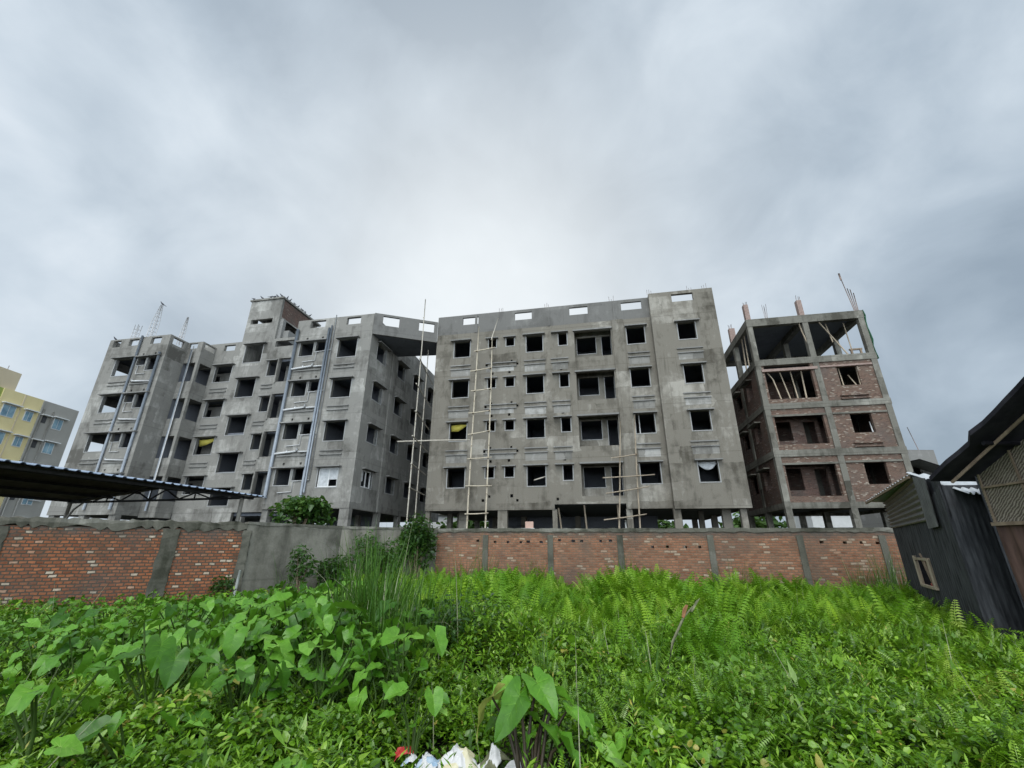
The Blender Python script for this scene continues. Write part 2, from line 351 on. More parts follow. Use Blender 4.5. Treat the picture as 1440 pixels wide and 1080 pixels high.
YAW = 11.23
def windowpart(parent, s0, s1, z0, z1, d=0, axis='x', hood=(.18,.18), moulding=None, patch=None, depth=.32, sign=-1, mat_hood=None, frame=True):
    """plaster reveal lining the opening, with its hood, ledges and fresh plaster as sub-parts. sign: outward direction of the wall face"""
    P = (lambda b,u0,u1,d0,d1,za,zb: b.box(u0,u1,min(d0,d1),max(d0,d1),za,zb)) if axis=='x' else (lambda b,u0,u1,d0,d1,za,zb: b.box(min(d0,d1),max(d0,d1),u0,u1,za,zb))
    b = MB(); a = .055; e = d + sign*.012; i = d - sign*.20
    P(b, s0-a,s0,e,i,z0-a,z1); P(b, s1,s1+a,e,i,z0-a,z1); P(b, s0,s1,e+sign*.01,i,z0-a,z0)
    o = b.build('window', M['reveal'], parent)
    if hood:
        h = MB(); P(h, s0-hood[0], s1+hood[1], d+sign*depth, d-sign*.03, z1+.015, z1+.095)
        h.build('hood', mat_hood or M['hood'], o)
    if moulding:
        m = MB()
        for zz in moulding[2:]: P(m, moulding[0], moulding[1], d+sign*.085, d-sign*.03, zz-.075, zz)
        m.build('moulding', M['hood'], o)
    if patch:
        m = MB(); P(m, patch[0], patch[1], d+sign*.006, d-sign*.03, patch[2], patch[3])
        m.build('fresh_plaster', M['palepatch'], o)
    return o
def sq(s, z, r=.085): return (s-r, s+r, z-r, z+r)

# ================================================================== RIGHT BLOCK (plastered, five storeys)
RB = thing('apartment_block', 'bare grey plastered apartment block with bamboo ladder scaffolds, right of the gap', 'building', (-5.8,30,0), YAW)
def zR(k): return 5.32+3.2*k, 6.60+3.2*k
holes = []; wins = []
for k in range(4):
    s_, l_ = zR(k)
    wins += [(1.45,2.67,s_,l_,'w'),(4.12,4.70,l_-.68,l_,'s'),(5.46,6.06,l_-.66,l_,'s'),(6.98,8.17,s_,l_,'w'),(9.34,9.94,l_-.95,l_,'n'),(14.16,15.36,s_,l_,'w')]
    holes.append((10.48,13.08, (4.62 if k==0 else s_-.72), l_+.03))
    if k: holes += [sq(5.72, l_+.42-3.2+.02), sq(4.45, l_+.40-3.2)]
    if k and k<4: holes += [sq(9.46, l_+.40-3.2)]
    zz = 7.69+3.2*(k-1) if k else 4.45
    holes += [sq(4.0,zz,.09), sq(6.3,zz-.02,.08)]
    holes += [sq(5.88,zz+.25,.07), sq(4.42,zz+.24,.07)] if k else [sq(5.92,4.72,.10), sq(4.42,4.70,.08), sq(8.92,4.47,.08)]
holes += [h[:4] for h in wins]
W = MB()
W.wall(0, 8.7, 3.83, 16.9, 0, .24, holes)
W.wall(8.7, 13.13, 4.15, 16.9, 0, .24, holes)
W.wall(13.13, 15.86, 3.83, 16.9, 0, .24, holes)
W.build('front_wall', M['plaster'], RB)
pil = MB()
pil.box(13.2,13.95,-.10,-.001,3.83,16.9); pil.build('pilaster', M['plaster'], RB)
# end bay standing half a metre forward
bholes = [(17.50,18.62,5.28+3.15*k,6.52+3.15*k) for k in range(4)]
W = MB(); W.wall(15.86, 20.1, 3.76, 18.5, -.5, -.26, bholes + [(17.38,18.8,17.66,18.27)]); W.build('end_bay_wall', M['plaster'], RB)
W = MB(); W.wall(-.26, 12, 3.76, 18.5, 20.1-.24, 20.1, [(2.2+3.4*j,3.5+3.4*j,5.3+3.2*k,6.6+3.2*k) for j in range(3) for k in range(4)], axis='y')
W.wall(-.26, 0, 3.76, 18.5, 15.86, 16.08, (), axis='y')
W.build('side_wall', M['plaster'], RB)
W = MB(); W.wall(0, 12, 3.83, 18.5, .0, .24, [(2.2+3.4*j,3.5+3.4*j,5.3+3.2*k,6.6+3.2*k) for j in range(3) for k in range(4)], axis='y')
W.v = [(x,y+.24,z) for x,y,z in W.v]; W.build('side_wall', M['plaster'], RB)
W = MB(); W.wall(0, 20.1, 3.83, 17, 12, 12.24); W.build('back_wall', M['inside'], RB)
W = MB(); W.wall(0, 15.86, 16.9, 18.5, -.004, .16, [(2.0,3.25,17.64,18.27),(6.1,7.4,17.64,18.27),(10.22,11.55,17.64,18.27),(13.95,15.38,17.64,18.27)]); W.build('parapet', M['parapet'], RB)
for a,b in ((3.0,.18),(8.6,.16),(13.35,.35)):
    p = MB(); p.box(a,a+b,-.05,-.006,16.9,18.47); p.build('parapet_pilaster', M['parapet'], RB)
for k in range(5):
    zf = (4.12 if k==0 else 3.9+3.2*k)
    b = MB(); b.box(.25,19.85,.245,11.99,zf+.0,zf+.18)
    if k==0: b.box(.02,8.69,.01,12,3.84,3.98); b.box(13.14,20.08,.01,12,3.84,3.98); b.box(15.9,20.05,-.45,.005,3.78,3.95)
    b.build('floor_slab', M['inside'], RB)
for k in range(4):
    b = MB(); za, zb = 4.31+3.2*k-(0 if k else 0.0), 7.08+3.2*k
    if k==0: za = 4.31
    else: za = 4.09+3.2*k
    b.box(.25,19.85,4.4,4.55,za,zb)
    for s in (3.4,6.55,9.05,13.6,15.75): b.box(s,s+.13,.245,4.395,za,zb)
    b.build('inner_wall', M['inside'], RB)
# recessed balconies with an inner wall, a window and a door
for k in range(4):
    s_, l_ = zR(k); zf = (4.31 if k==0 else 4.09+3.2*k)
    iw = MB(); iw.wall(10.2, 13.4, zf, 7.09+3.2*k, 1.0, 1.14, [(10.62,11.98,s_-.05,l_-.02),(12.42,13.05,zf+.02,l_-.02)])
    iw.box(10.2,10.34,.245,.995,zf,7.09+3.2*k); iw.box(13.26,13.4,.245,.995,zf,7.09+3.2*k)
    bal = iw.build('balcony_wall', M['plaster'], RB)
    f = MB()
    for a,b,c,d in ((10.62,11.98,s_-.05,l_-.02),):
        f.box(a-.04,a,.985,1.2,c,d); f.box(b,b+.04,.985,1.2,c,d); f.box(a-.04,b+.04,.985,1.2,c-.05,c)
    f.box(12.37,12.42,.985,1.2,zf,l_-.02); f.box(13.05,13.1,.985,1.2,zf,l_-.02)
    f.build('door_frame', M['reveal'], bal)
    lb = MB(); lb.box(10.40,13.16,-.14,-.002,l_+.05,l_+.16); lb.build('balcony_beam', M['hood'], RB)
for k in range(4):
    s_, l_ = zR(k)
    mo = lambda a,b: (a,b,7.86+3.2*k,7.56+3.2*k) if k<3 else None
    pa = lambda a,b: (a,b,6.98+3.2*k,7.46+3.2*k) if k<3 else None
    windowpart(RB,1.45,2.67,s_,l_,hood=(.25,.12),moulding=mo(1.23,2.79),patch=pa(1.28,2.76))
    windowpart(RB,4.12,4.70,l_-.68,l_,hood=(.22,.16),depth=.22,moulding=(mo(3.95,6.25)),patch=(3.98,6.05,7.14+3.2*k,7.47+3.2*k) if k<3 else None)
    windowpart(RB,5.46,6.06,l_-.66,l_,hood=(.2,.14),depth=.22)
    windowpart(RB,6.98,8.17,s_,l_,hood=(.25,.2),moulding=mo(6.8,8.36),patch=pa(6.85,8.3))
    windowpart(RB,9.34,9.94,l_-.95,l_,hood=(.52,.12),moulding=mo(8.75,10.0),patch=pa(8.85,9.95))
    windowpart(RB,14.16,15.36,s_,l_,hood=(.12,.2),moulding=mo(14.1,15.55),patch=pa(14.15,15.5))
for k in range(4):
    windowpart(RB,17.50,18.62,5.28+3.15*k,6.52+3.15*k,d=-.5,hood=(.2,.28),moulding=(17.25,18.88,7.78+3.15*k,7.47+3.15*k) if k<3 else None,patch=(17.3,18.85,6.95+3.15*k,7.38+3.15*k) if k<3 else None,depth=.3)
for s,wd,dd in ((.02,.3,.1),(.72,.34,2.5),(1.45,.32,2.6),(2.15,.5,.8),(5.0,.62,.05),(8.55,.30,.05),(13.1,.36,.05),(15.8,.42,-.3),(17.75,.3,2.5),(18.6,.5,.2),(19.5,.34,-.25),(16.9,.3,5.5),(5.4,.4,6.5),(9.6,.4,6.5),(13.4,.4,6.5),(3.1,.4,6.5),(19.4,.4,6.5),(.2,.4,11.5),(4.5,.4,11.5),(9.5,.4,11.5),(14,.4,11.5),(19,.4,11.5)):
    p = MB(); p.box(s,s+wd,dd,dd+.35,0,3.835); p.build('pillar', M['plaster'], RB)
p = MB(); p.box(2.6,13.3,7.2,7.35,0,3.83); p.box(13.9,15.7,7.2,7.35,0,3.83); p.box(17.1,17.5,7.2,7.35,0,3.83); p.build('ground_floor_wall', M['inside'], RB)
for a,b in (((8.95,-.05,3.9),(9.4,-.1,0)),((10.55,.2,4.1),(10.8,.1,0)),((12.6,.3,4.1),(12.65,.2,0))):
    p = MB(); p.tube([a,b],.055,6); p.build('prop_pole', M['bamboo2'], RB)
for s in (4.97,8.51,13.27,18.6,19.6,15.9):
    p = MB()
    for j in range(3): p.tube([(s+j*.14-.1,.1 if s<15.8 else -.4,18.45),(s+j*.14-.1+rnd.uniform(-.03,.03),.1 if s<15.8 else -.4,18.85+rnd.uniform(-.15,.15))],.014,4)
    p.build('starter_bars', M['steel'], RB)

# ================================================================== LEFT BLOCK (stepped facade, stair tower)
LB = thing('apartment_building', 'stepped grey cement apartment building with stair tower and drainpipes, left of the gap', 'building', (-10.37,28.55,0), YAW)
zS = [5.24,8.35,11.48,14.62]; zL = [6.52,9.68,12.86,16.06]
par_z = (17.30,17.90)
# middle section front wall
hm = []
for k in range(4):
    hm += [(-2.62,-1.12,zS[k],zL[k]),(-5.84,-4.70,zL[k]-1.1,zL[k]),(-4.50,-3.70,zL[k]-.80,zL[k]),sq(-5.35,zL[k]+.33,.08),sq(-4.05,zL[k]+.33,.08)]
W = MB(); W.wall(-6.4,0,3.87,18.03,0,.24,hm+[(-5.3,-4.02,*par_z),(-2.23,-1.07,*par_z)]); W.build('front_wall', M['plaster2'], LB)
hs = []
dcol = [(1.05,2.45),(4.6,6.0),(7.8,9.2),(11.2,12.6)]
for k in range(4):
    for a,b in dcol: hs.append((a,b,zS[k]+.12,zL[k]))
W = MB(); W.wall(.24,16,3.87,17.95,-.24,0,hs,axis='y'); W.build('side_wall', M['plaster2'], LB)
c = MB(); c.box(.002,.09,3.55,3.95,3.87,16.2); c.build('corner_column', M['plaster2'], LB)
W = MB(); W.wall(-6.4,0,3.87,17.95,16,16.2); W.wall(.24,15.9,3.87,18.0,-6.4,-6.16,(),axis='y'); W.build('back_wall', M['inside'], LB)
for k in range(4):
    mo = (-2.72,-1.06,zL[k]+1.20,zL[k]+.92) if k<3 else None
    windowpart(LB,-2.62,-1.12,zS[k],zL[k],hood=(.15,.2),moulding=mo)
    windowpart(LB,-5.84,-4.70,zL[k]-1.1,zL[k],hood=None,moulding=(-6.0,-3.75,zL[k]+1.2,zL[k]+.92) if k<3 else None)
    o = windowpart(LB,-4.50,-3.70,zL[k]-.80,zL[k],hood=None)
    h = MB(); h.box(-6.1,-3.55,-.3,.02,zL[k]+.015,zL[k]+.1); h.build('long_hood', M['hood'], LB)
    for a,b in dcol: windowpart(LB,a,b,zS[k]+.12,zL[k],d=0,axis='y',sign=1,hood=(.15,.3))
for k in range(5):
    zf = 3.89 if k==0 else 3.75+3.14*k
    b = MB(); b.box(-6.15,-.25,.25,15.95,zf,zf+.2); b.build('floor_slab', M['inside'], LB)
for k in range(4):
    b = MB(); za = 4.1 if k==0 else 3.96+3.14*k; zb = 6.88+3.14*k
    b.box(-3.3,-3.15,.25,15.9,za,zb); b.box(-6.1,-3.31,3.2,3.34,za,zb); b.box(-3.14,-.3,3.45,3.6,za,zb); b.box(-3.14,-.3,6.9,7.05,za,zb); b.box(-3.14,-.3,10.2,10.35,za,zb)
    b.build('inner_wall', M['inside'], LB)
# glazed pale sashes in the lowest corner room
for ax,(a,b) in (('x',(-2.62,-1.12)),('y',(1.05,2.45))):
    s = MB(); g = MB()
    z0,z1 = zS[0]+(.12 if ax=='y' else 0), zL[0]; dd=.14 if ax=='x' else -.14
    B = (lambda m,u0,u1,za,zb,th: m.box(u0,u1,dd-th,dd+th,za,zb)) if ax=='x' else (lambda m,u0,u1,za,zb,th: m.box(dd-th,dd+th,u0,u1,za,zb))
    mid=(a+b)/2
    for u in (a+.02,mid,b-.1): B(s,u,u+.07,z0,z1,.03)
    B(s,a+.02,b-.02,z0+.001,z0+.07,.028); B(s,a+.02,b-.02,z1-.07,z1-.001,.028)
    fr = s.build('window_sash', M['whitep'], LB)
    if ax=='x': B(g,a+.09,mid,z0+.07,z1-.07,.006); B(g,mid+.07,b-.1,z0+.5,z1-.07,.006)
    else: B(g,a+.09,a+.4,z0+.4,z1-.07,.006)
    g.build('pane', M['clearsheet'], fr)
# left section front wall
hl = []
for k in range(4):
    hl += [(-23.1,-21.2,zS[k]-.02,zL[k]+.03),(-20.92,-20.05,zL[k]-.66,zL[k]),(-20.0+.1,-18.75,zL[k]-1.15,zL[k]),sq(-20.5,zL[k]+.33,.08),sq(-19.3,zL[k]+.33,.08)]
W = MB(); W.wall(-24.5,-18.3,3.65,18.03,0,.24,hl+[(-24.1,-23.3,*par_z),(-22.43,-21.45,*par_z),(-20.2,-19.15,*par_z)]); W.build('front_wall', M['plaster2'], LB)
W = MB(); W.wall(.24,12,3.65,18.0,-24.5,-24.26,[(.7,2.15,zS[k]-.3,zS[k]+1.1) for k in range(4)],axis='y'); W.build('side_wall', M['plaster2'], LB)
W = MB(); W.wall(.24,1.7,3.65,18.03,-18.54,-18.3,[(.3,1.3,*par_z)],axis='y'); W.build('return_wall', M['plaster2'], LB)
for k in range(4):
    windowpart(LB,-23.1,-21.2,zS[k]-.02,zL[k]+.03,hood=(.25,.25),moulding=(-23.1,-21.4,zL[k]+1.2,zL[k]+.92) if k<3 else None)
    windowpart(LB,-20.92,-20.05,zL[k]-.66,zL[k],hood=None,moulding=(-20.9,-18.65,zL[k]+1.2,zL[k]+.92) if k<3 else None)
    windowpart(LB,-19.9,-18.75,zL[k]-1.15,zL[k],hood=None)
    h = MB(); h.box(-21.0,-18.55,-.28,.02,zL[k]+.015,zL[k]+.1); h.build('long_hood', M['hood'], LB)
    b = MB(); za = 4.1 if k==0 else 3.96+3.14*k; zb = 6.88+3.14*k
    b.box(-24.2,-6.5,6.5,6.65,za,zb); b.box(-21.1,-20.95,.25,6.45,za,zb); b.box(-18.5,-18.36,1.75,6.45,za,zb); b.box(-14.6,-14.45,3.35,6.45,za,zb); b.box(-11.6,-11.45,3.35,6.45,za,zb)
    b.build('inner_wall', M['inside'], LB)
for k in range(5):
    zf = 3.70 if k==0 else 3.75+3.14*k
    b = MB(); b.box(-24.2,-18.56,.25,11.9,zf,zf+.18); b.box(-18.55,-6.45,3.33,11.9,zf,zf+.18); b.build('floor_slab', M['inside'], LB)
# balconies
for k in range(4):
    zo0,zo1 = 14.36-3.19*(3-k)+(.02*k), 16.10-3.17*(3-k)
    zb = (16.5 if k==3 else 14.36-3.19*(2-k))
    b = MB()
    zlo = zo0-1.25 if k==0 else 16.10-3.17*(4-k)
    b.wall(-18.3,-16.85,zlo,zo0,1.7,1.85); b.wall(1.85,3.05,zlo,zo0,-17.0,-16.85,(),axis='y')
    b.box(-18.3,-16.87,1.87,3.05,zlo,zlo+.16)
    bal = b.build('balcony', M['plaster2'], LB)
    p = MB(); p.box(-17.08,-16.85,1.7,1.93,zo0,zo1); p.build('post', M['plaster2'], bal)
    wl = MB(); wl.wall(-18.3,-15.6,zlo+.17,zo1,4.3,4.43,[(-17.75,-17.0,zlo+.2,zo1-.25)]); wl.build('inner_wall', M['plaster2'], bal)
b = MB(); b.wall(-18.3,-16.85,16.10,18.05,1.7,1.85,[(-18.2,-17.35,17.45,18.0-.06)]); b.wall(1.85,3.05,16.10,18.05,-17.0,-16.85,[(1.95,2.95,17.45,17.95)],axis='y'); b.box(-18.3,-17.0,1.85,3.05,16.2,16.4)
b.build('balcony_top', M['plaster2'], LB)
# recessed wall with stair windows, and the tower above it
hr = []
for k in range(4): hr.append((-18.3,-16.85,14.36-3.19*(3-k)-.8,16.10-3.17*(3-k)))
for k in range(4): hr.append((-16.36,-14.70,zS[k]+.12,zL[k]+.18))
tz = [(16.37,18.03),(13.22,14.85),(9.98,11.55),(6.97,8.46),(4.45,5.75)]
for a,b in tz: hr.append((-13.78,-12.05,a,b))
for k in range(4): hr += [(-11.12,-10.28,zS[k]+.35,zL[k]+.25),(-10.1,-8.6,zS[k]-.25,zL[k]+.45)]
W = MB(); W.wall(-18.3,-6.4,3.95,18.45,3.07,3.31,hr+[(-16.05,-14.92,17.68,18.25),(-10.9,-8.7,17.65,18.2)]); W.build('recessed_wall', M['plaster2'], LB)
for k in range(4):
    windowpart(LB,-16.36,-14.70,zS[k]+.12,zL[k]+.18,d=3.07,hood=(.2,.25),moulding=(-16.4,-14.75,zL[k]+1.3,zL[k]+1.0) if k<3 else None)
    windowpart(LB,-11.12,-10.28,zS[k]+.35,zL[k]+.25,d=3.07,hood=(.2,.05),depth=.2,moulding=(-11.4,-10.35,zL[k]+1.35,zL[k]+1.05) if k<3 else None)
    n = MB(); n.wall(-10.4,-8.3,zS[k]-.3,zL[k]+.6,4.3,4.42,[(-9.95,-9.3,zS[k]-.2,zL[k]+.1)]); n.box(-8.58,-8.45,3.32,4.29,zS[k]-.3,zL[k]+.6); n.box(-10.25,-10.12,2.99,3.3,zS[k]-.35,zL[k]+.45); n.build('niche_wall', M['plaster2'], LB)
for a,b in tz: windowpart(LB,-13.78,-12.05,a,b,d=3.07,hood=(.15,.35))
T = MB()
T.wall(-14.35,-11.1,18.45,22.5,3.07,3.31,[(-13.95,-11.75,20.12,20.58)]); T.wall(3.31,8.4,16.5,18.44,-14.35,-14.11,(),axis='y'); T.wall(-14.1,-11.35,16.5,18.44,6.9,7.1); T.wall(3.31,8.4,16.5,18.44,-11.34,-11.12,(),axis='y'); T.wall(3.31,8.4,18.45,22.5,-14.35,-14.11,[(4.0,6.5,19.2,21.2)],axis='y')
T.wall(-14.1,-11.35,18.45,22.5,8.16,8.4,[(-13.5,-11.8,19.0,20.9)])
tw = T.build('stair_tower', M['plaster2'], LB)
T = MB(); T.wall(3.31,6.9,20.7,22.42,-11.34,-11.1,(),axis='y'); T.build('brick_panel', M['brickD'], tw)
T = MB(); T.wall(3.31,6.9,18.45,20.7,-11.34,-11.11,[(3.5,5.6,19.0,20.6)],axis='y'); T.box(-11.32,-11.08,3.33,5.9,20.60,20.72); T.build('landing_wall', M['plaster2'], tw)
T = MB(); T.box(-14.45,-10.98,2.95,8.5,22.5,22.66); T.build('roof_slab', M['plaster2'], tw)
T = MB(); T.box(-11.2,-10.2,3.5,4.4,18.4,19.4); T.box(-11.25,-10.75,3.25,3.6,18.5,20.5); T.build('broken_plaster_stub', M['hood'], tw)
# bridge between the blocks at roof level
ang = math.atan2(2.31,4.2)
BR = bpy.data.objects.new('roof_bridge', None); C.objects.link(BR); BR.parent = LB; BR.rotation_euler = (0,0,ang)
B = MB(); B.wall(.02,4.77,16.30,18.05,-.08,.08,[(.66,1.85,17.1,17.98-.1),(3.34,4.5,17.1,17.85)]); B.build('bridge_parapet', M['parapet'], BR)
B = MB(); B.quadmesh([(.05,.1,16.31),(4.2,2.4,16.31),(4.2,4.6,16.31),(.05,4.2,16.31),(.05,.1,16.46),(4.2,2.4,16.46),(4.2,4.6,16.46),(.05,4.2,16.46)],[(0,3,2,1),(4,5,6,7),(0,1,5,4),(1,2,6,5),(2,3,7,6),(3,0,4,7)]); B.build('bridge_slab', M['inside'], LB)
# pillars under the building
for s,wd,dd in ((-.67,.68,.02),(-.4,.4,3.9),(-.4,.4,7.3),(-.4,.4,11),(-4.4,.4,.1),(-6.4,.45,.1),(-3,.3,6),(-21.6,.5,.1),(-18.9,.6,.1),(-24.4,.5,.1),(-16.6,.3,3.1),(-14.2,.4,3.1),(-11.0,.4,3.1),(-8.5,.3,3.1)):
    p = MB(); p.box(s,s+wd,dd,dd+.4,0,3.86 if s>-7 else 3.64); p.build('pillar', M['plaster2'], LB)
p = MB(); p.box(-24.3,-7,6.5,6.65,0,3.7); p.box(-6.3,-2.4,7.5,7.65,0,3.85); p.build('ground_floor_wall', M['inside'], LB)
p = MB(); p.box(-16.8,-11.5,3.06,3.3,2.9,3.94); p.box(-17.9,-16.4,1.75,3.0,3.0,3.35); p.build('low_beam', M['plaster2'], LB)
# drainpipes
def pipe(pts, r, mat, nm): 
    b = MB(); b.tube(pts, r, 8); return b.build(nm, mat, LB)
pipe([(-3.55,-.10,17.1),(-3.55,-.10,4.6)],.085,M['pvc'],'drainpipe')
pipe([(-3.36,-.10,17.3),(-3.36,-.10,4.9)],.055,M['pvc'],'drainpipe')
pipe([(-3.14,-.06,18.2),(-3.14,-.06,5.65),(-3.7,-.06,5.65)],.035,M['pvcw'],'supply_pipe')
pipe([(-6.2,-.14,17.2),(-6.2,-.14,4.6)],.11,M['pvc'],'drainpipe')
pipe([(-21.1,-.1,18.1),(-21.1,-.1,4.0)],.085,M['pvc'],'drainpipe')
pipe([(-18.75,-.12,16.4),(-18.75,-.12,4.0)],.10,M['pvc'],'drainpipe')
pipe([(-17.62,1.55,17.2),(-17.62,1.55,4.0)],.075,M['pvc'],'drainpipe')
pipe([(-17.5,1.5,17.6),(-17.5,1.5,5.0)],.035,M['pvcw'],'supply_pipe')
for k in range(4):
    zb = zL[k]+1.0
    if k<3:
        pipe([(-6.2,-.13,zb+.02),(-4.5,-.13,zb+.16),(-4.42,-.13,zb+.30),(-4.42,-.13,zb+.38)],.07,M['pvcw'],'branch_pipe')
        pipe([(-5.2,-.13,zb+.12),(-5.2,-.13,zb+.27)],.06,M['pvcw'],'branch_pipe')
        pipe([(-3.55,-.13,zb+.12),(-4.3,-.13,zb+.12)],.06,M['pvcw'],'branch_pipe')
        pipe([(-18.75,-.13,zb),(-20.6,-.13,zb+.10),(-20.65,-.13,zb+.25)],.065,M['pvcw'],'branch_pipe')
    pipe([(-3.16,-.05,zL[k]-.78),(-4.35,-.05,zL[k]-.86),(-4.35,-.05,zL[k]-1.55),(-5.4,-.05,zL[k]-1.6)],.03,M['pvcw'],'supply_pipe')
    pipe([(-20.6,-.05,zL[k]-.7),(-20.6,-.05,zL[k]-1.45),(-19.7,-.05,zL[k]-1.45)],.03,M['pvcw'],'supply_pipe')
pipe([(-3.6,-.12,4.5),(-3.75,-.12,4.25),(-4.4,-.12,4.3)],.075,M['pvcw'],'branch_pipe')

def rebar(name, label, s, d, z0, z1, n, wd, lean, mat, frame, lattice=False):
    m = Matrix.Rotation(-R(YAW),4,'Z'); base = m @ Vector((s,d,0)) + Vector(frame)
    t_ = thing(name, label, 'rebar', (base.x,base.y,z0), YAW)
    b = MB(); cor = [(-wd,-wd),(wd,-wd),(wd,wd),(-wd,wd)] if n==4 else [((i-(n-1)/2)*wd,0) for i in range(n)]
    for i,(a,c) in enumerate(cor):
        top = z1-z0-(rnd.uniform(0,.25) if not lattice else 0)
        f = .25 if lattice else 1
        b.tube([(a,c,-.05),(a*(1 if not lattice else .8)+lean*.5,c,top*.5),(a*f+lean,c*f,top)],.022,5)
    b.build('bars', mat, t_)
    if lattice or n==4:
        for q in range(1,int((z1-z0)/.35)):
            zz=q*.35; f=1-.75*zz/(z1-z0) if lattice else 1; r=MB(); l2=lean*zz/(z1-z0)
            pts=[(wd*f*i+l2,wd*f*j,zz) for i,j in ((-1,-1),(1,-1),(1,1),(-1,1),(-1,-1))]; r.tube(pts,.014,4,cap=False); r.build('tie', mat, t_)
    return t_
LF = (-10.37,28.55,0)
rebar('rebar_bundle','short cluster of pale column bars on the left end of the flat roof',-22.6,.35,18.0,19.7,4,.16,.06,M['steelw'],LF)
rebar('rebar_lattice','tall tapering pale bar lattice with a bird on its tip above the left roof',-20.9,.35,18.0,21.3,4,.2,.12,M['steelw'],LF,True)
rebar('rebar_cage','thin bar cage standing by the drainpipe at the step of the left roof',-18.5,1.0,17.6,20.2,4,.12,.1,M['steelw'],LF,True)

# ================================================================== BRICK FRAMED BUILDING ON THE RIGHT
BB = thing('brick_building', 'unfinished concrete-framed red brick building with an open top storey, on the right', 'building', (16.76,26.82,0), YAW)
sl = [(3.83,4.18),(6.94,7.36),(10.04,10.43),(13.12,13.55),(16.12,16.68)]
for i,(a,b) in enumerate(sl):
    m = MB(); m.box(-.3,7.0,-.02,.33,a,b); m.box(-.3,.03,.33,7.1,a,b); m.box(6.67,7.0,.33,7.1,a,b); m.box(-.3,7.0,7.1,7.4,a,b); m.box(3.2,3.55,.33,7.1,a,b)
    m.build('beam', M['frame'], BB)
    m = MB(); m.box(.03,6.67,.33,7.1,b-.16,b-.002); m.build('floor_slab', M['inside'], BB)
for x in (-.28,3.22,6.63):
    for d in (-.005,3.4,7.08):
        m = MB(); m.box(x,x+.34,d,d+.33,0,16.12); m.build('column', M['frame'], BB)
zf = [4.18,7.36,10.43,13.55]; zc=[6.94,10.04,13.12]
for k in range(3):
    z0,z1 = zf[k],zc[k]
    m = MB()
    if k<2: m.wall(.06,3.22,z0,z1,.06,.28,[(.2,3.04,z0+.36,z1-.5)])
    else: m.wall(.06,3.22,z0,z1,.06,.28,[(.22,3.04,z0+.30,z1+.01)])
    wh = (4.54,5.72,(5.18,8.31,11.43)[k],(6.46,9.52,12.72)[k])
    m.wall(3.56,6.63,z0,z1,.06,.28,[wh]); fw = m.build('brick_wall', M['brickB'], BB)
    l = MB(); l.box(3.57,6.6,-.02,.3,wh[3]+.02,wh[3]+.13); l.box(.07,3.2,.0,.3,z1-.5,z1-.38) if k<2 else l.box(.03,3.4,-.06,.2,12.66,12.84)
    l.build('lintel', M['frame'] if k<2 else M['stubbrick'], BB)
    if k>0:
        l = MB(); l.box(4.3,5.9,-.1,.07,z0+.05,z0+.12); l.box(4.3,5.9,-.1,.07,z0+.27,z0+.34); l.build('ledge', M['brickB'], BB)
    if k<2:
        m = MB(); m.wall(.06,3.22,z0,z1,1.25,1.4,[(.3,1.55,z0+.85,z1-.55),(2.3,3.0,z0+.05,z1-.6)]); m.build('balcony_wall', M['brickD'], BB)
    m = MB(); m.wall(.33,3.38,z0,z1,-.2,.0,[(1.6,2.8,z0+1,z1-.55)],axis='y'); m.wall(3.74,7.05,z0,z1,-.2,.0,[(4.2,5.4,z0+1,z1-.55)],axis='y'); m.build('side_wall', M['brickD'], BB)
    for a,b in ((1.6,2.8),(4.2,5.4)):
        h = MB(); h.box(-.6,-.19,a-.25,b+.25,z1-.5,z1-.42); h.build('hood', M['frame'], BB)
    m = MB(); m.wall(.33,7.05,z0,z1,6.74,6.94,[],axis='y'); m.wall(.06,6.63,z0,z1,7.15,7.3,[(4.2,5.2,z0+.9,z1-.7)] if k==2 else []); m.box(.06,6.6,3.5,3.64,z0,z1) if k<2 else m.box(.06,3.2,3.5,3.64,z0,z1); m.build('inner_wall', M['brickD'], BB)
# props in the upper storeys
for pts,r in ((((3.05,.1,16.1),(3.1,.1,15.5),(3.45,.1,13.56)),.045),(((4.3,.15,16.1),(5.5,.15,13.56)),.045),(((4.85,.5,16.1),(5.0,.5,14.7)),.04),(((6.0,.6,16.1),(6.05,.6,13.56)),.04),
    (((.45,.25,12.66),(.7,.25,12.2),(.95,.25,10.74)),.045),(((1.2,.25,12.66),(1.5,.25,10.74)),.04),(((1.85,.25,12.66),(1.95,.25,10.74)),.04),(((2.5,.25,12.66),(2.45,.25,10.74)),.05),(((4.75,.3,12.7),(4.8,.3,11.45)),.04),(((5.2,.3,12.2),(5.55,.3,11.45)),.04),(((5.75,.2,12.7),(5.72,.2,11.45)),.04),
    (((-.1,1.4,16.1),(-.1,1.6,13.56)),.045),(((-.1,2.0,16.1),(-.15,2.1,13.56)),.05)):
    m = MB(); m.tube(pts, r, 6); m.build('prop_pole', M['bamboo2'], BB)
m = MB(); m.box(5.75,6.5,.3,.42,13.95,14.05); m.box(5.8,5.9,.3,.4,13.55,13.95); m.box(6.35,6.45,.3,.4,13.55,13.95); tag(m.build('low_trestle', M['wood'], BB))
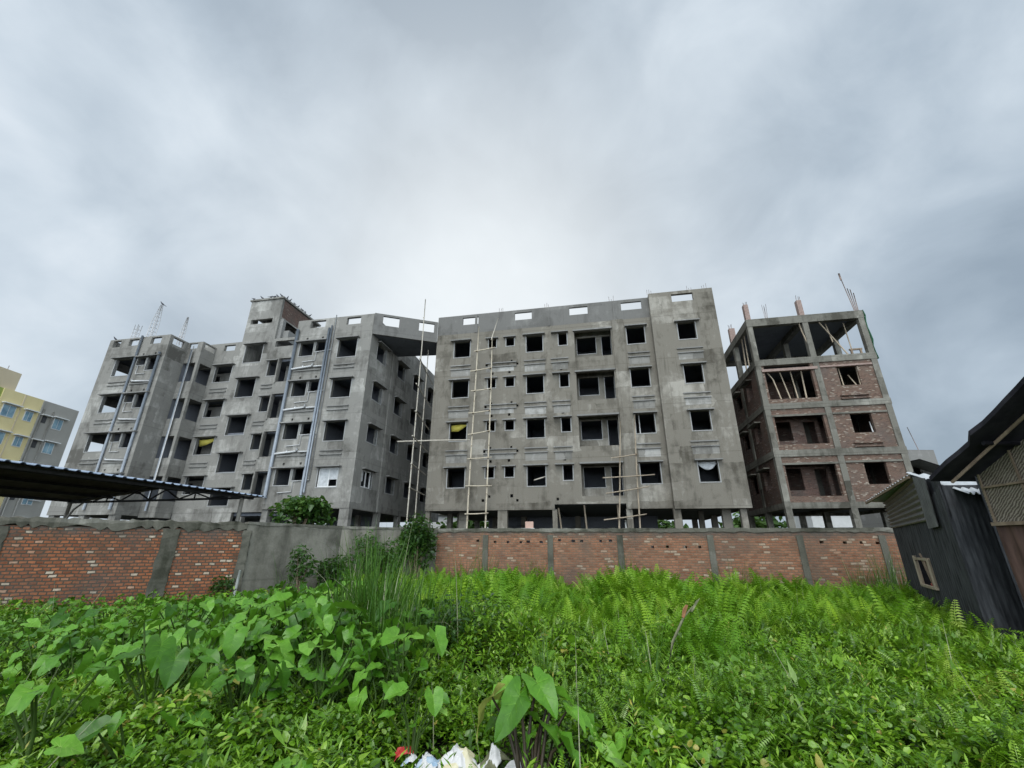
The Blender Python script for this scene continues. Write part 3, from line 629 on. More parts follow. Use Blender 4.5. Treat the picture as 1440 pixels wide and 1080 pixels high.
for x,d,h,mt,rb in ((-.2,.1,1.28,'stubbrick',.35),(3.25,.1,1.25,'stubbrick',.4),(2.3,3.2,1.6,'stubbrick',1.3),(4.95,3.2,1.65,'frame',.0),(-.2,3.9,1.35,'stubbrick',.5)):
    m = MB(); m.box(x,x+(.3 if d<1 else .42),d,d+.33,16.6,16.68+h); st = m.build('column_stub', M[mt], BB)
    if rb:
        b = MB()
        for j in range(4): b.tube([(x+.05+.07*j,d+.1+.1*(j%2),16.6+h),(x+.05+.07*j+rnd.uniform(-.05,.05),d+.1,16.68+h+rb+rnd.uniform(-.2,.1))],.015,4)
        b.build('starter_bars', M['steel'], st)
m = MB()
for j,(h,l) in enumerate(((3.0,-.25),(1.9,-.1),(1.8,-.02),(1.5,.05))): m.tube([(6.62+j*.07,.1,16.6),(6.62+j*.07+l*.5,.1,16.6+h*.5),(6.62+j*.07+l,.1,16.6+h)],.03,4)
m.tube([(6.38,.1,19.2),(6.36,.1,19.75)],.06,5); m.build('long_starter_bars', M['steel'], BB)
t_ = NT('green_strip'); gp = t_.pbr((.10,.30,.16), .8); M['greenstrip'] = gp
m = MB(); vs=[]
for i in range(9):
    z = 16.7-.45*i
    vs += [(6.75+.04*math.sin(i*2.1),-.06,z),(7.03+.05*math.sin(i*1.7),-.05-.03*(i%2),z),(7.05+.05*math.cos(i),.5,z)]
m.quadmesh(vs,[(3*i+j,3*i+3+j,3*i+4+j,3*i+1+j) for i in range(8) for j in (1,)]); m.build('green_strip', M['greenstrip'], BB)  # thin green strip down the upper right column
m = MB(); m.wall(3.3,7.0,0,3.0,6.5,6.6,[(3.6,4.4,2.0,3.0)]); m.build('ground_floor_wall', M['inside'], BB)

# ================================================================== YELLOW BLOCK FAR LEFT
YB = thing('painted_apartment_block', 'yellow and grey painted apartment block with blue windows at the far left', 'building', (-62.2,0,0), 0)
def face(y0,y1,z0,z1,mat,nm,x0=0,x1=-12): 
    m = MB(); m.box(x1,x0,y0,y1,z0,z1); return m.build(nm, mat, YB)
face(44.0,49.8,0,19.6,M['greenp'],'green_wall',-.15); face(49.8,54.6,0,19.6,M['yellow'],'yellow_wall'); face(54.6,59.6,0,19.62,M['greyp'],'grey_wall',-.12)
face(43.0,51.2,19.6,22.0,M['cream'],'penthouse',-.4,-9); face(52.2,52.35,0,19.55,M['cream'],'wall_joint',.05,-.02); face(54.5,54.7,0,19.5,M['greyp'],'wall_joint',.08,-.02)
for k in range(6):
    for y0,y1,h,dz,xx in ((50.3,51.8,1.5,0,0),(52.9,53.9,1.3,.1,0),(55.1,55.75,.9,.45,-.12),(56.7,58.0,1.5,.0,-.12)):
        z = 16.3-3.3*k+dz
        if z<1: continue
        m = MB(); m.box(xx+.005,xx+.06,y0,y1,z,z+h); wn = m.build('window', M['whitep'] if h>1 else M['darksteel'], YB)
        g = MB()
        if h>1:
            mid=(y0+y1)/2; g.box(xx+.062,xx+.075,y0+.08,mid-.03,z+.08,z+h-.08); g.box(xx+.062,xx+.075,mid+.03,y1-.08,z+.08,z+h-.08); g.build('pane', M['glass'], wn)
        m = MB(); m.box(xx+.01,xx+.5,y0-.25,y1+.35,z+h+.05,z+h+.17); m.build('hood', M['whitep'], wn)
for y in (54.95,56.2):
    m = MB(); m.tube([(.06,y,18.5),(.06,y,0)],.08,6); m.build('drainpipe', M['greyp'], YB)
for y in (47.4,48.5,49.6): 
    m = MB(); m.tube([(-.5,y,22),(-.5,y,22.5)],.03,4); m.build('starter_bars', M['steel'], YB)
m = MB(); m.tube([(.1,57.2,6.4),(.1,57.2,7.0),(.1,58.8,7.0)],.06,6); m.build('white_pipe', M['pvcw'], YB)

# ================================================================== small far houses and trees
HB = thing('house', 'small grey house beyond the brick building with a slim roof aerial', 'house', (36,40,0), 0)
m = MB(); m.wall(0,3.6,0,10.3,0,.2,[(1.0,1.9,7.6,8.7)]); m.box(0,.2,.2,7,0,10.3); m.box(3.4,3.6,.2,7,0,10.3); m.box(.2,3.4,.2,7,9.9,10.1); m.build('wall', M['hood'], HB)
m = MB(); m.box(.2,3.4,3,3.2,0,9.8); m.build('inner_wall', M['inside'], HB)
m = MB(); m.tube([(2.6,.4,10.2),(2.2,.4,12.6)],.03,4); m.build('aerial', M['steel'], HB)
m = MB(); m.quadmesh([(.3,-1.8,9.1),(4.3,-1.8,7.7),(4.3,-.01,7.7),(.3,-.01,9.1)],[(0,1,2,3)]); m.quadmesh([(.3,-1.8,9.0),(4.3,-1.8,7.6),(4.3,-.01,7.6),(.3,-.01,9.0)],[(0,3,2,1)]); m.build('lean_to_roof', M['tingrey'], HB)
for x,y,wd,hh,lab in ((40,60,10,6.5,'plain white low house seen through the open ground floor of the brick building'),(-14,66,9,6.0,'pale low house glimpsed under the left building past the corner pillar'),(14,70,9,5.5,'white low house glimpsed under the middle block')):
    h = thing('low_house', lab, 'house', (x,y,0), 0)
    m = MB(); m.wall(0,wd,0,hh,0,.2,[(1.2+2.6*j,2.4+2.6*j,2.2,3.6) for j in range(int(wd/2.7))]); m.box(0,wd,.2,5,0,hh-.1); m.build('wall', M['dullw'], h)
    m = MB(); m.box(-.3,wd+.3,-.5,5.3,hh+.001,hh+.2); m.build('roof', M['greyp'], h)

# ================================================================== BOUNDARY WALLS
def walk(a, b):
    d = Vector((b[0]-a[0], b[1]-a[1])); return d.length, -math.degrees(math.atan2(d.y,d.x))
def rough_cap(L, z0, z1, d0, d1, step=.16, amp=.022, seed=0):
    r = random.Random(seed); n = int(L/step); b = MB(); vs=[]; 
    for i in range(n+1):
        s=L*i/n; j=lambda k=1: r.uniform(-amp,amp)*k
        vs += [(s,d0+j(.5),z0+j(1.6)),(s,d0+j(.6),z1+j()),(s,d1,z1+j()),(s,d1,z0)]
    fs=[]
    for i in range(n):
        for k in range(4): fs.append((i*4+k,(i+1)*4+k,(i+1)*4+(k+1)%4,i*4+(k+1)%4))
    b.quadmesh(vs,[tuple(reversed(f)) for f in fs]); b.quadmesh([vs[0],vs[1],vs[2],vs[3]],[(0,1,2,3)]); b.quadmesh(vs[-4:],[(3,2,1,0)])
    return b
Lf, yf = walk((-2.6,16.0),(11.9,13.86))
FW = thing('brick_wall', 'long orange brick boundary wall with cement pilasters, in front of the middle and right buildings', 'wall', (-2.6,16.0,0), yf)
def kf(px):
    k = -.0561+.001566*(px-683); return (16*k+2.6)/(.9893+.1461*k)
hf = []
for px,z in ((672,1.80),(696,1.76),(714,1.76),(732,1.75),(742.5,1.77),(760,1.76),(786,1.82),(805,1.80),(816,1.80),(843,1.80),(857,1.81),(915,1.62),(935,1.63),(960,1.62),(980,1.62),(1151,1.78),(1183,1.77),(1206,1.77),(1229,1.76)):
    s = kf(px); hf.append((s-.035-rnd.uniform(0,.03),s+.035+rnd.uniform(0,.03),z-.035,z+.04))
m = MB(); m.wall(0,Lf+3,0,2.10,0,.25,hf); m.build('brickwork', M['brickF'], FW)
rough_cap(Lf+3,2.08,2.20,-.025,.27,seed=3,amp=.016).build('cement_cap', M['wallcap'], FW)
for px in (683,773,870,996,1121,1236):
    s = kf(px); m = MB(); m.wall(s-.095,s+.095,0,1.99,-.035,.01); m.build('pilaster', M['wallcap'], FW)
Ll, yl = walk((-14,9.27),(-7.4,12.65))
LW = thing('brick_wall', 'orange brick boundary wall with pale chipped bricks under the canopy at the left edge', 'wall', (-14,9.27,0), yl)
m = MB(); m.wall(0,Ll,0,2.02,0,.25); m.build('brickwork', M['brickL'], LW)
rough_cap(Ll+.05,2.0,2.20,-.028,.27,step=.11,amp=.045,seed=5).build('cement_cap', M['wallcap'], LW)
for s,wd in ((2.35,.36),(5.6,.36),(Ll-.02,.2)):
    b = rough_cap(2.0,0,wd,-.03,.02,step=.12,amp=.02,seed=int(s*10)); b.v=[(s+z,d,u) for u,d,z in b.v]; b.f=[tuple(reversed(f)) for f in b.f]; b.build('cement_column', M['wallcap'], LW)
pts = [(-7.36,12.67),(-5.6,15.05),(-2.62,15.97)]
CW = thing('plastered_wall', 'stained grey plastered boundary wall between the two brick walls', 'wall', (pts[0][0],pts[0][1],0), walk(pts[0],pts[1])[1])
L1,a1 = walk(pts[0],pts[1]); L2,a2 = walk(pts[1],pts[2])
m = MB(); m.wall(0,L1,0,2.18,0,.22,zs=(.8,1.5)); m.build('wall_panel', M['concwall'], CW)
m = MB(); m.wall(0,L2+.02,0,2.17,0,.22,zs=(.8,1.5)); o = m.build('wall_panel', M['concwall'], CW); o.location = (L1,.0,0); o.rotation_euler = (0,0,R(a1-a2))
rough_cap(L1+.05,2.15,2.23,-.02,.24,seed=8,amp=.012).build('coping', M['wallcap'], CW)
o = rough_cap(L2+.05,2.14,2.22,-.02,.24,seed=9,amp=.012).build('coping', M['wallcap'], CW); o.location=(L1,0,0); o.rotation_euler=(0,0,R(a1-a2))
tb = thing('board', 'small pale pink board propped on top of the brick wall below the middle block', 'board', (.62,15.66,2.19), yf)
m = MB(); m.box(-.14,.14,0,.03,0,.24); m.build('panel', M['paleboard'], tb); m = MB(); m.box(-.32,.18,-.06,.1,0,.022); m.build('footing', M['dullw'], tb)
wp = MB(); wp.tube([(0,0,0),(.03,0,.55),(.05,.0,1.0)],.035,7); o = wp.build('white_post', M['pvcw']); o.location=(-7.2,12.4,0); tag(o,'short white plastic post at the foot of the plastered wall','post')

# ================================================================== CANOPY
CN = thing('canopy', 'low blue sheet-roofed canopy with a steel truss behind the left brick wall', 'canopy', (-11.2,18.48,-.64), 0); CN.scale = (1.4,1.4,1.4)
e = Vector((-.25,-.968,0)); q = Vector((-.968,.25,0)); up = Vector((0,0,1))
def cp(u, v, z): return e*u + q*v + up*z
def roofz(v): return 3.0 + (.36*(1-abs(v-3.5)/3.5)) - (0.0 if v>0 else .02)
def sheet(v0, v1, u0, u1, pitch=.22, rib=.03, th=.012):
    b = MB(); prof=[]; u=u0
    while u < u1:
        for du,h in ((0,0),(.10,0),(.13,rib),(.17,rib),(.20,0)): prof.append((u+du,h))
        u += pitch
    n=len(prof); vs=[]
    for v in (v0,v1):
        for off in (0,-th):
            for (uu,h) in prof: vs.append(tuple(cp(uu,v,roofz(v)+h+off+.06)))
    fs=[]
    for i in range(n-1):
        fs.append((i,i+1,2*n+i+1,2*n+i)); fs.append((n+i+1,n+i,3*n+i,3*n+i+1)); fs.append((i+1,i,n+i,n+i+1)); fs.append((2*n+i,2*n+i+1,3*n+i+1,3*n+i))
    b.quadmesh(vs,fs); return b
sheet(-.35,3.5,-.55,11).build('roof_sheet', M['bluetin'], CN); sheet(3.5,7.4,-.55,11).build('roof_sheet', M['bluetin'], CN)
m = MB()
for v0,v1 in ((-.30,3.5),(3.5,7.36)):
    a,b,c,d = [cp(u,v,roofz(v)+.035) for u,v in ((-.5,v0),(11,v0),(11,v1),(-.5,v1))]; m.quadmesh([a,b,c,d],[(0,1,2,3)]); 
m.build('soffit', M['canopyund'], CN)
for v in (0,1.1,2.3,3.4,4.6,5.8,7.0):
    m = MB(); m.bar(cp(-.4,v,roofz(v)-.02),cp(11,v,roofz(v)-.02),.05,.08); m.build('purlin', M['darksteel'], CN)
for u in (0,):
    tr = MB(); tr.bar(cp(u,-.1,2.93),cp(u,7.1,2.93),.06,.06); tr.bar(cp(u,-.1,2.96),cp(u,3.5,3.32),.06,.05); tr.bar(cp(u,3.5,3.32),cp(u,7.1,2.96),.06,.05)
    vsx=[.6*i for i in range(0,12)]
    for i in range(11):
        a,b=vsx[i],vsx[i+1]; za = roofz(a)-.06; zb = roofz(b)-.06
        if i%2==0: tr.bar(cp(u,a,2.95),cp(u,b,zb),.035)
        else: tr.bar(cp(u,a,za),cp(u,b,2.95),.035)
        if i%3==0 and i: tr.bar(cp(u,a,2.95),cp(u,a,za),.03)
    tr.build('truss', M['darksteel'], CN)
    for v in (0,7.0):
        m = MB(); m.tube([cp(u,v,0),cp(u,v,2.93)],.055,8); p_=m.build('post', M['postmetal'], CN)
m = MB(); m.tube([cp(0,6.4,2.93),cp(0,6.75,2.7),cp(0,7.0,2.3)],.03,6); m.build('brace', M['postmetal'], CN)

# ================================================================== TIN SHACK AND WOVEN-MAT HUT
SH = thing('tin_shack', 'small black tin shack with a propped window, standing against the brick wall at right', 'shack', (0,0,0), 0)
c0 = Vector((10.0,11.9,0)); c1v = Vector((7.3,7.5,0)); fd = (c1v-c0).normalized(); fl=(c1v-c0).length
nrm = Vector((-fd.y*-1, fd.x*-1,0)); nrm = Vector((fd.y, -fd.x, 0)); nrm = nrm if nrm.x<0 else -nrm
def fp(s, z, o=0): return c0 + fd*s + nrm*o + up*z
def corr(b, P00, P10, P11, P01, n, amp, nrm, along='u', th=.006):
    """corrugated sheet across a quad; ridges run along v (u is the wavy direction)"""
    P00,P10,P11,P01=[Vector(p) for p in (P00,P10,P11,P01)]; k=n*6; vs=[]
    for side in (0,1):
        for v in (0,.5,1):
            for i in range(k+1):
                u=i/k; p=(P00*(1-u)+P10*u)*(1-v)+(P01*(1-u)+P11*u)*v
                vs.append(tuple(p+Vector(nrm)*(math.sin(u*n*2*math.pi)*amp - side*th)))
    w_=k+1; fs=[]
    for side in (0,1):
        for r_ in (0,1):
            for i in range(k):
                a=side*3*w_+r_*w_+i; f=(a,a+1,a+w_+1,a+w_); fs.append(f if side==0 else tuple(reversed(f)))
    b.quadmesh(vs,fs,True); return b
Wd = 1.02   # top of the tarred sheets
# tarred wall with the window opening (built as four corrugated sheets around it)
ws0,ws1,wz0,wz1 = 1.76,2.95,.86,1.40
m = MB()
corr(m, fp(0,0),fp(ws0,0),fp(ws0,2.15),fp(0,2.15),9,.010,nrm); corr(m, fp(ws1,0),fp(fl,0),fp(fl,2.62),fp(ws1,2.15),16,.010,nrm)
corr(m, fp(ws0,0),fp(ws1,0),fp(ws1,wz0),fp(ws0,wz0),6,.010,nrm); corr(m, fp(ws0,wz1),fp(ws1,wz1),fp(ws1,2.15),fp(ws0,2.15),6,.010,nrm)
corr(m, fp(3.0,2.1,-.03),fp(fl,2.1,-.03),fp(fl,2.75,-.03),fp(3.0,2.95,-.03),12,.010,nrm)
m.build('tarred_wall', M['tin'], SH)
m = MB(); g0,g1 = 0.0,3.95     # gable sheets with level ribs
P=[fp(0,2.10,.03),fp(0,2.80,.03),fp(g1,3.02,.03),fp(g1,2.10,.03)]
corr(m,P[0],P[1],P[2],P[3],8,.028,nrm); m.build('gable_sheet', M['tingrey'], SH)
m = MB(); corr(m, fp(3.95,1.96,.06),fp(4.62,1.97,.06),fp(4.72,2.80,.06),fp(3.95,2.92,.06),7,.014,nrm); m.build('patch_sheet', M['tingrey'], SH)
fr = MB()
for a,b in (((ws0,wz0),(ws0,wz1+.06)),((ws1,wz0),(ws1,wz1)),((ws0,wz1),(ws1,wz1)),((ws0-.02,wz0),(ws1+.04,wz0))): fr.bar(fp(a[0],a[1],.03),fp(b[0],b[1],.03),.06,.05)
wn = fr.build('window_frame', M['bamboo2'], SH)
sh = MB(); sh.bar(fp(2.72,.88,-.05),fp(2.60,1.38,-.03),.03,.30); sh.bar(fp(2.55,.88,-.02),fp(2.30,1.39,.0),.05,.05); sh.bar(fp(2.45,1.40,.02),fp(2.3,1.5,.02),.03); sh.build('broken_shutter', M['wood'], wn)
sh = MB(); sh.bar(fp(2.2,.89,-.06),fp(2.42,.92,-.06),.06,.06); sh.build('red_rag', M['red'], wn)
# short front return wall and near-black inner sheets, the inside's shade put into colour
r0 = c1v; r1 = Vector((8.05,7.42,0))
m = MB(); corr(m, r0,r1,r1+up*2.62,r0+up*2.62,8,.003,(0,-1,0)); m.build('front_wall', M['tin'], SH)
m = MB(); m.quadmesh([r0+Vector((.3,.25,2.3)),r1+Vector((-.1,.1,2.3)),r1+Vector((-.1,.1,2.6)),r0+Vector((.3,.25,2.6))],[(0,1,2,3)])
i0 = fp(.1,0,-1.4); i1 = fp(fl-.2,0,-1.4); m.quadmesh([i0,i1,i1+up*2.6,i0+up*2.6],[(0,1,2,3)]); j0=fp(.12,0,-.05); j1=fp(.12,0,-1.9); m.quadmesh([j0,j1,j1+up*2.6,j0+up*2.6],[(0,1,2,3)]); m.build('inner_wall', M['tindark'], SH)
# roof sheets
m = MB(); E_=Vector((9.32,11.7,2.76)); Pk=Vector((7.86,8.62,2.97)); E2=Vector((10.5,12.2,2.78)); P2=Vector((9.5,9.2,3.0))
corr(m, E_,Pk,P2,E2,18,.02,(0,0,1)); o = m.build('roof_sheet', M['tinlight'], SH)
m = MB(); Rr=Vector((7.38,7.12,2.44)); Rr2=Vector((7.95,7.2,2.48)); Q=Vector((8.9,8.2,2.80)); Pk2=Vector((7.9,8.7,3.03))
corr(m, Rr,Rr2,Q,Pk2,5,.024,(0,0,1)); m.build('roof_sheet', M['tinlight'], SH)
m = MB(); m.bar(E_+Vector((.02,.02,-.04)),Pk+Vector((.02,.02,-.04)),.04,.05); m.build('rafter', M['wood'], SH)
HU = thing('mat_hut', 'hut with woven bamboo mat gable and dark overhanging roof at the right edge', 'hut', (0,0,0), 0)
hx=7.42
m = MB(); ys=[6.95,6.6,6.15,5.7,5.2,4.6]
def zt(y): return 2.68+(6.95-y)*.5
vs=[]; 
for y in ys: vs += [(hx,y,1.95),(hx,y,zt(y))]
m.quadmesh(vs,[(2*i,2*i+2,2*i+3,2*i+1) for i in range(len(ys)-1)]); m.v += [(x+.03,y,z) for x,y,z in m.v]; k=len(ys)*2
m.f += [tuple(k+i for i in reversed(f)) for f in m.f[:len(ys)-1]]; m.sm=[False]*len(m.f); m.build('woven_mat', M['mat'], HU)
b = MB()
for y in (6.9,6.35,5.8,5.2): b.bar((hx-.02,y,1.95),(hx-.02,y,zt(y)),.018,.025)
b.bar((hx-.035,6.95,1.96),(hx-.035,4.6,1.96),.03,.05); b.bar((hx-.035,6.9,2.5),(hx-.035,4.6,2.55),.03,.03); b.build('batten', M['wood'], HU)
m = MB(); corr(m,(hx+.01,6.95,0),(hx+.01,4.6,0),(hx+.01,4.6,1.94),(hx+.01,6.95,1.94),12,.012,(-1,0,0)); m.build('lower_tin', M['tinrust'], HU)
m = MB(); corr(m,(hx+.02,7.0,0),(9.5,7.0,0),(9.5,7.0,2.7),(hx+.02,7.0,2.7),12,.012,(0,1,0)); m.build('back_wall', M['tin'], HU)
m = MB()
rx0,rx1=6.72,10.5
vs=[]; N=14
for i in range(N+1):
    tt=i/N; y=7.12-2.7*tt; z=2.63+1.46*tt
    j=rnd.uniform(-.03,.03) if 0<i<N else 0
    for (x,dz) in ((rx0+j+(.1 if i<5 else 0),.0),(rx1,.0),(rx1,.07),(rx0+j+(.1 if i<5 else 0),.07)): vs.append((x,y,z+dz))
fs=[]
for i in range(N):
    for k in range(4): fs.append((i*4+k,(i+1)*4+k,(i+1)*4+(k+1)%4,i*4+(k+1)%4))
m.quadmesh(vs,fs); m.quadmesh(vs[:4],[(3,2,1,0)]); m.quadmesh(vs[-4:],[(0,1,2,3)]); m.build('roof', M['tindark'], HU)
m = MB(); m.tube([(7.05,7.0,2.60),(7.05,4.7,3.86)],.024,7); m.build('bamboo_rafter', M['wood'], HU)
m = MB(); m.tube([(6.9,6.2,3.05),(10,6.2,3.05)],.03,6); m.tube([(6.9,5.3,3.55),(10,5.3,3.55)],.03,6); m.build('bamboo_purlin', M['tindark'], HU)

# ================================================================== BAMBOO SCAFFOLDS
def scaffold(name, label, frame, poles, rungs, r=.05, mat='bamboo'):
    t_ = thing(name, label, 'scaffold', frame, YAW)
    for p in poles:
        a,b = Vector(p[0]),Vector(p[1]); n=9; pts=[]; rr=[]
        for i in range(n+1):
            f=i/n; c=a.lerp(b,f); pts.append(c+Vector((math.sin(f*5+p[0][0])*.035,math.sin(f*4)*.02,0))); rr.append(r*(1.15-.35*f))
        m = MB(); m.tube(pts,rr,7); po = m.build('pole', M[mat], t_)
        j = MB()
        for i in range(1,int((b-a).length/1.6)): c=a.lerp(b,i*1.6/(b-a).length); j.tube([c+Vector((0,0,-.025)),c+Vector((0,0,.025))],r*1.22,7)
        j.build('node_rings', M['bamboo2'], po)
    for a,b in rungs:
        m = MB(); m.tube([a,Vector(a).lerp(Vector(b),.5)+Vector((0,-.01,-.02)),b],[r*.8,r*.75,r*.7],7); ro = m.build('rung', M[mat], t_)
        l = MB()
        for p in poles:
            pa,pb=Vector(p[0]),Vector(p[1]); f=(a[2]-pa.z)/(pb.z-pa.z)
            c=pa.lerp(pb,f); dd=(Vector(b)-Vector(a)); u=(c-Vector(a)).dot(dd)/dd.length_squared; c2=Vector(a)+dd*u
            if 0<=u<=1: l.tube([c2+Vector((0,.04,-.05)),c2+Vector((0,.04,.05))],r*1.35,7)
        if l.v: l.build('lashing', M['rope'], ro)
    return t_
RF=(-5.8,30,0)
scaffold('bamboo_ladder','tall narrow bamboo ladder scaffold running up the left bay of the middle block',RF,
  [((3.12,-.6,0),(3.42,-.5,17.1)),((4.36,-.6,0),(4.50,-.5,16.2))],
  [((3.0,-.68,3.56),(4.55,-.68,3.61)),((2.98,-.68,5.33),(4.75,-.68,5.31)),((3.02,-.68,7.1),(4.7,-.68,7.16)),((3.0,-.68,8.76),(4.6,-.68,8.99)),((2.96,-.68,10.28),(4.45,-.68,10.4)),((3.08,-.68,11.92),(4.5,-.68,12.0)),((2.98,-.68,13.44),(4.5,-.68,13.6)),((3.2,-.68,15.0),(4.75,-.68,15.18))])
o = MB(); o.tube([(4.45,-.55,15.9),(4.92,-.45,17.7)],.03,6); sc0 = C.objects.get('bamboo_ladder'); o.build('pole', M['bamboow'], sc0)
scaffold('bamboo_scaffold','lower weathered bamboo frame before the balcony bay of the middle block',RF,
  [((12.25,-.7,0),(13.2,-.55,9.2)),((13.6,-.7,0),(14.1,-.55,9.6))],
  [((11.7,-.78,3.14),(14.2,-.78,3.45)),((11.92,-.78,4.68),(14.5,-.78,5.04)),((11.8,-.78,5.62),(14.9,-.78,5.74)),((12.4,-.78,6.83),(14.0,-.78,7.02))],.048,'bamboo2')
GS = scaffold('bamboo_scaffold','very tall pale bamboo pole scaffold rising in the gap between the two grey blocks',LF,
  [((3.80,.6,0),(3.70,.6,19.2)),((3.3,3.0,0),(3.22,3.0,16.1))], [], .042,'bamboow')
for z,ov in ((5.1,1.2),(6.6,1.4),(8.35,2.2),(10.1,1.6),(11.9,2.6),(13.9,1.9)):
    m = MB(); dv = (Vector((3.25,3.0,0))-Vector((3.75,.6,0))).normalized()
    a = Vector((3.86,.6,z))-dv*ov*.45; b = Vector((3.36,3.0,z+.1))+dv*2.2; m.tube([a,b],[.045,.04],7); m.build('rung', M['bamboow'], GS)
lp = thing('bamboo_pole', 'long pale bamboo pole lying level across the gap at second-floor window height', 'pole', (-5.8,30,8.47), YAW)
m = MB(); m.tube([(-2.15,-.62,.03),(.5,-.62,0),(3.1,-.5,-.03)],[.055,.05,.04],7); m.build('culm', M['bamboow'], lp)
# things hanging or leaning in the window openings
def inwin(name,label,cat,frame,verts,faces,mat,th=.012):
    t_ = thing(name,label,cat,frame,YAW); b = MB(); b.quadmesh(verts,faces,True); o = b.build(name if False else 'sheet', mat, t_); sm=o.modifiers.new('thick','SOLIDIFY'); sm.thickness=th
    return t_
inwin('plastic_sheet','torn yellow plastic sheet hanging in a left window of the middle block','sheet',RF,[(1.5,.12,9.68),(2.05,.10,9.72),(2.64,.12,9.70),(1.5,.16,9.25),(2.02,.13,9.22),(2.60,.14,9.60)],[(0,3,4,1),(1,4,5,2)],M['yellowcloth'])
inwin('plastic_sheet','yellow plastic sheet rolled across the top of a window of the left building',"sheet",LF,[(-16.3,3.25,9.75),(-15.6,3.2,9.72),(-14.75,3.2,9.8),(-16.2,3.3,9.2),(-15.5,3.25,9.3),(-14.75,3.25,9.62)],[(0,3,4,1),(1,4,5,2)],M['yellowcloth'])
vs=[];n=9
for i in range(n):
    u=i/(n-1); sag=.50-.34*(2*u-1)**2
    for jj,f in enumerate((0,.35,.7,1.0)): vs.append((17.54+1.04*u,-.30+.05*math.sin(f*9+u*12)-.06*f,6.50-sag*f))
inwin('plastic_sheet','sagging clear plastic sheet hung across the lowest window of the end bay','sheet',RF,vs,[(i*4+j,i*4+j+1,i*4+j+5,i*4+j+4) for i in range(n-1) for j in range(3)],M['clearsheet'],.006)
def stick(label,frame,a,b,r,mat,cat='pole'):
    t_ = thing('leaning_pole',label,cat,frame,YAW); m = MB(); m.tube([a,b],r,6); m.build('culm',M[mat],t_)
stick('short pale bamboo sticking out of the middle window on the lowest floor',RF,(7.45,-.25,5.66),(8.15,.3,5.95),.045,'bamboow')
stick('white pipe standing upright inside a window beside the pilaster',RF,(14.42,.3,8.53),(14.42,.3,9.8),.035,'pvcw')
stick('white pipe standing inside a window of the brick building',(16.76,26.82,0),(5.62,.2,8.32),(5.58,.2,9.0),.035,'pvcw')

# ================================================================== PIGEONS
def bird_mesh():
    b = MB(); prof=[(-.17,.012,.06),(-.12,.03,.075),(-.05,.052,.10),(.02,.058,.125),(.07,.048,.16),(.10,.030,.195),(.125,.032,.225),(.15,.024,.235),(.168,.008,.23),(.19,.003,.225)]
    b.tube([(x,0,z) for x,r_,z in prof],[r_ for x,r_,z in prof],8)
    b.quadmesh([(-.15,-.03,.07),(-.15,.03,.07),(-.27,.035,.04),(-.27,-.035,.04)],[(0,1,2,3)]); b.quadmesh([(-.15,-.03,.06),(-.15,.03,.06),(-.27,.035,.03),(-.27,-.035,.03)],[(3,2,1,0)])
    for y in (-.02,.02): b.tube([(.0,y,.08),(.005,y,0)],.006,4)
    return b
b0 = bird_mesh().build('pigeon', M['bird']); b0.scale=(1.15,)*3
mR = Matrix.Rotation(-R(YAW),4,'Z')
def w_of(s,d,z,fr=LF): v = mR @ Vector((s,d,0)) + Vector(fr); return (v.x,v.y,z)
spots = [((-14.22,3.05),0),((-13.32,3.05),0),((-12.41,3.05),0),((-12.05,3.05),0),((-11.75,3.05),0),((-11.3,3.05),0),((-11.1,3.5),1),((-11.1,3.9),1),((-11.1,4.5),1),((-11.1,5.05),1),((-11.1,5.6),1),((-11.1,6.1),1),((-11.1,6.75),1)]
for i,((s,d),side) in enumerate(spots):
    o = b0 if i==0 else b0.copy()
    if i: C.objects.link(o)
    o.location = w_of(s,d,22.665); o.rotation_euler=(0,rnd.uniform(-.3,.1),rnd.uniform(0,6.28))
    tag(o,('pigeon perched in the row along the front edge of the stair tower roof','pigeon perched in the row along the brick-faced side edge of the stair tower roof')[side],'pigeon',('pigeons on the front edge of the tower roof','pigeons on the side edge of the tower roof')[side])
for loc,lab in ((w_of(-20.78,.35,21.28),'lone pigeon on the tip of the tall bar lattice above the left roof'),(w_of(-24.2,.1,18.04),'lone pigeon on the far left corner of the flat roof')):
    o=b0.copy(); C.objects.link(o); o.location=loc; o.rotation_euler=(0,-.1,rnd.uniform(0,6)); 
    if 'group' in o: del o['group']
    tag(o,lab,'pigeon')

# ================================================================== LEAVES
def leafmesh(name, TV, TF, pos, rot, scl, v, mat, parent=None, smooth=True):
    TV=np.asarray(TV,float); k=len(TV); N=len(pos); scl=np.asarray(scl,float)
    if scl.ndim==1: scl=scl[:,None]
    X=np.einsum('nij,nkj->nki',rot,TV[None]*scl[:,None,:])+np.asarray(pos)[:,None,:]
    me=bpy.data.meshes.new(name); me.vertices.add(N*k); me.vertices.foreach_set('co',X.astype(np.float32).ravel())
    sizes=np.array([len(f) for f in TF]); flat=np.array([i for f in TF for i in f])
    loops=(flat[None]+np.arange(N)[:,None]*k).ravel(); tot=np.tile(sizes,N); start=np.concatenate([[0],np.cumsum(tot)[:-1]])
    me.loops.add(len(loops)); me.loops.foreach_set('vertex_index',loops.astype(np.int32))
    me.polygons.add(len(tot)); me.polygons.foreach_set('loop_start',start.astype(np.int32)); me.polygons.foreach_set('loop_total',tot.astype(np.int32))
    me.polygons.foreach_set('use_smooth',np.full(len(tot),smooth))
    at=me.attributes.new('v','FLOAT','POINT'); v=np.asarray(v,float)
    at.data.foreach_set('value',(np.repeat(v,k) if v.ndim==1 else v.ravel()).astype(np.float32))
    me.update(calc_edges=True); me.materials.append(mat)
    o=bpy.data.objects.new(name,me); C.objects.link(o)
    if parent: o.parent=parent
    return o
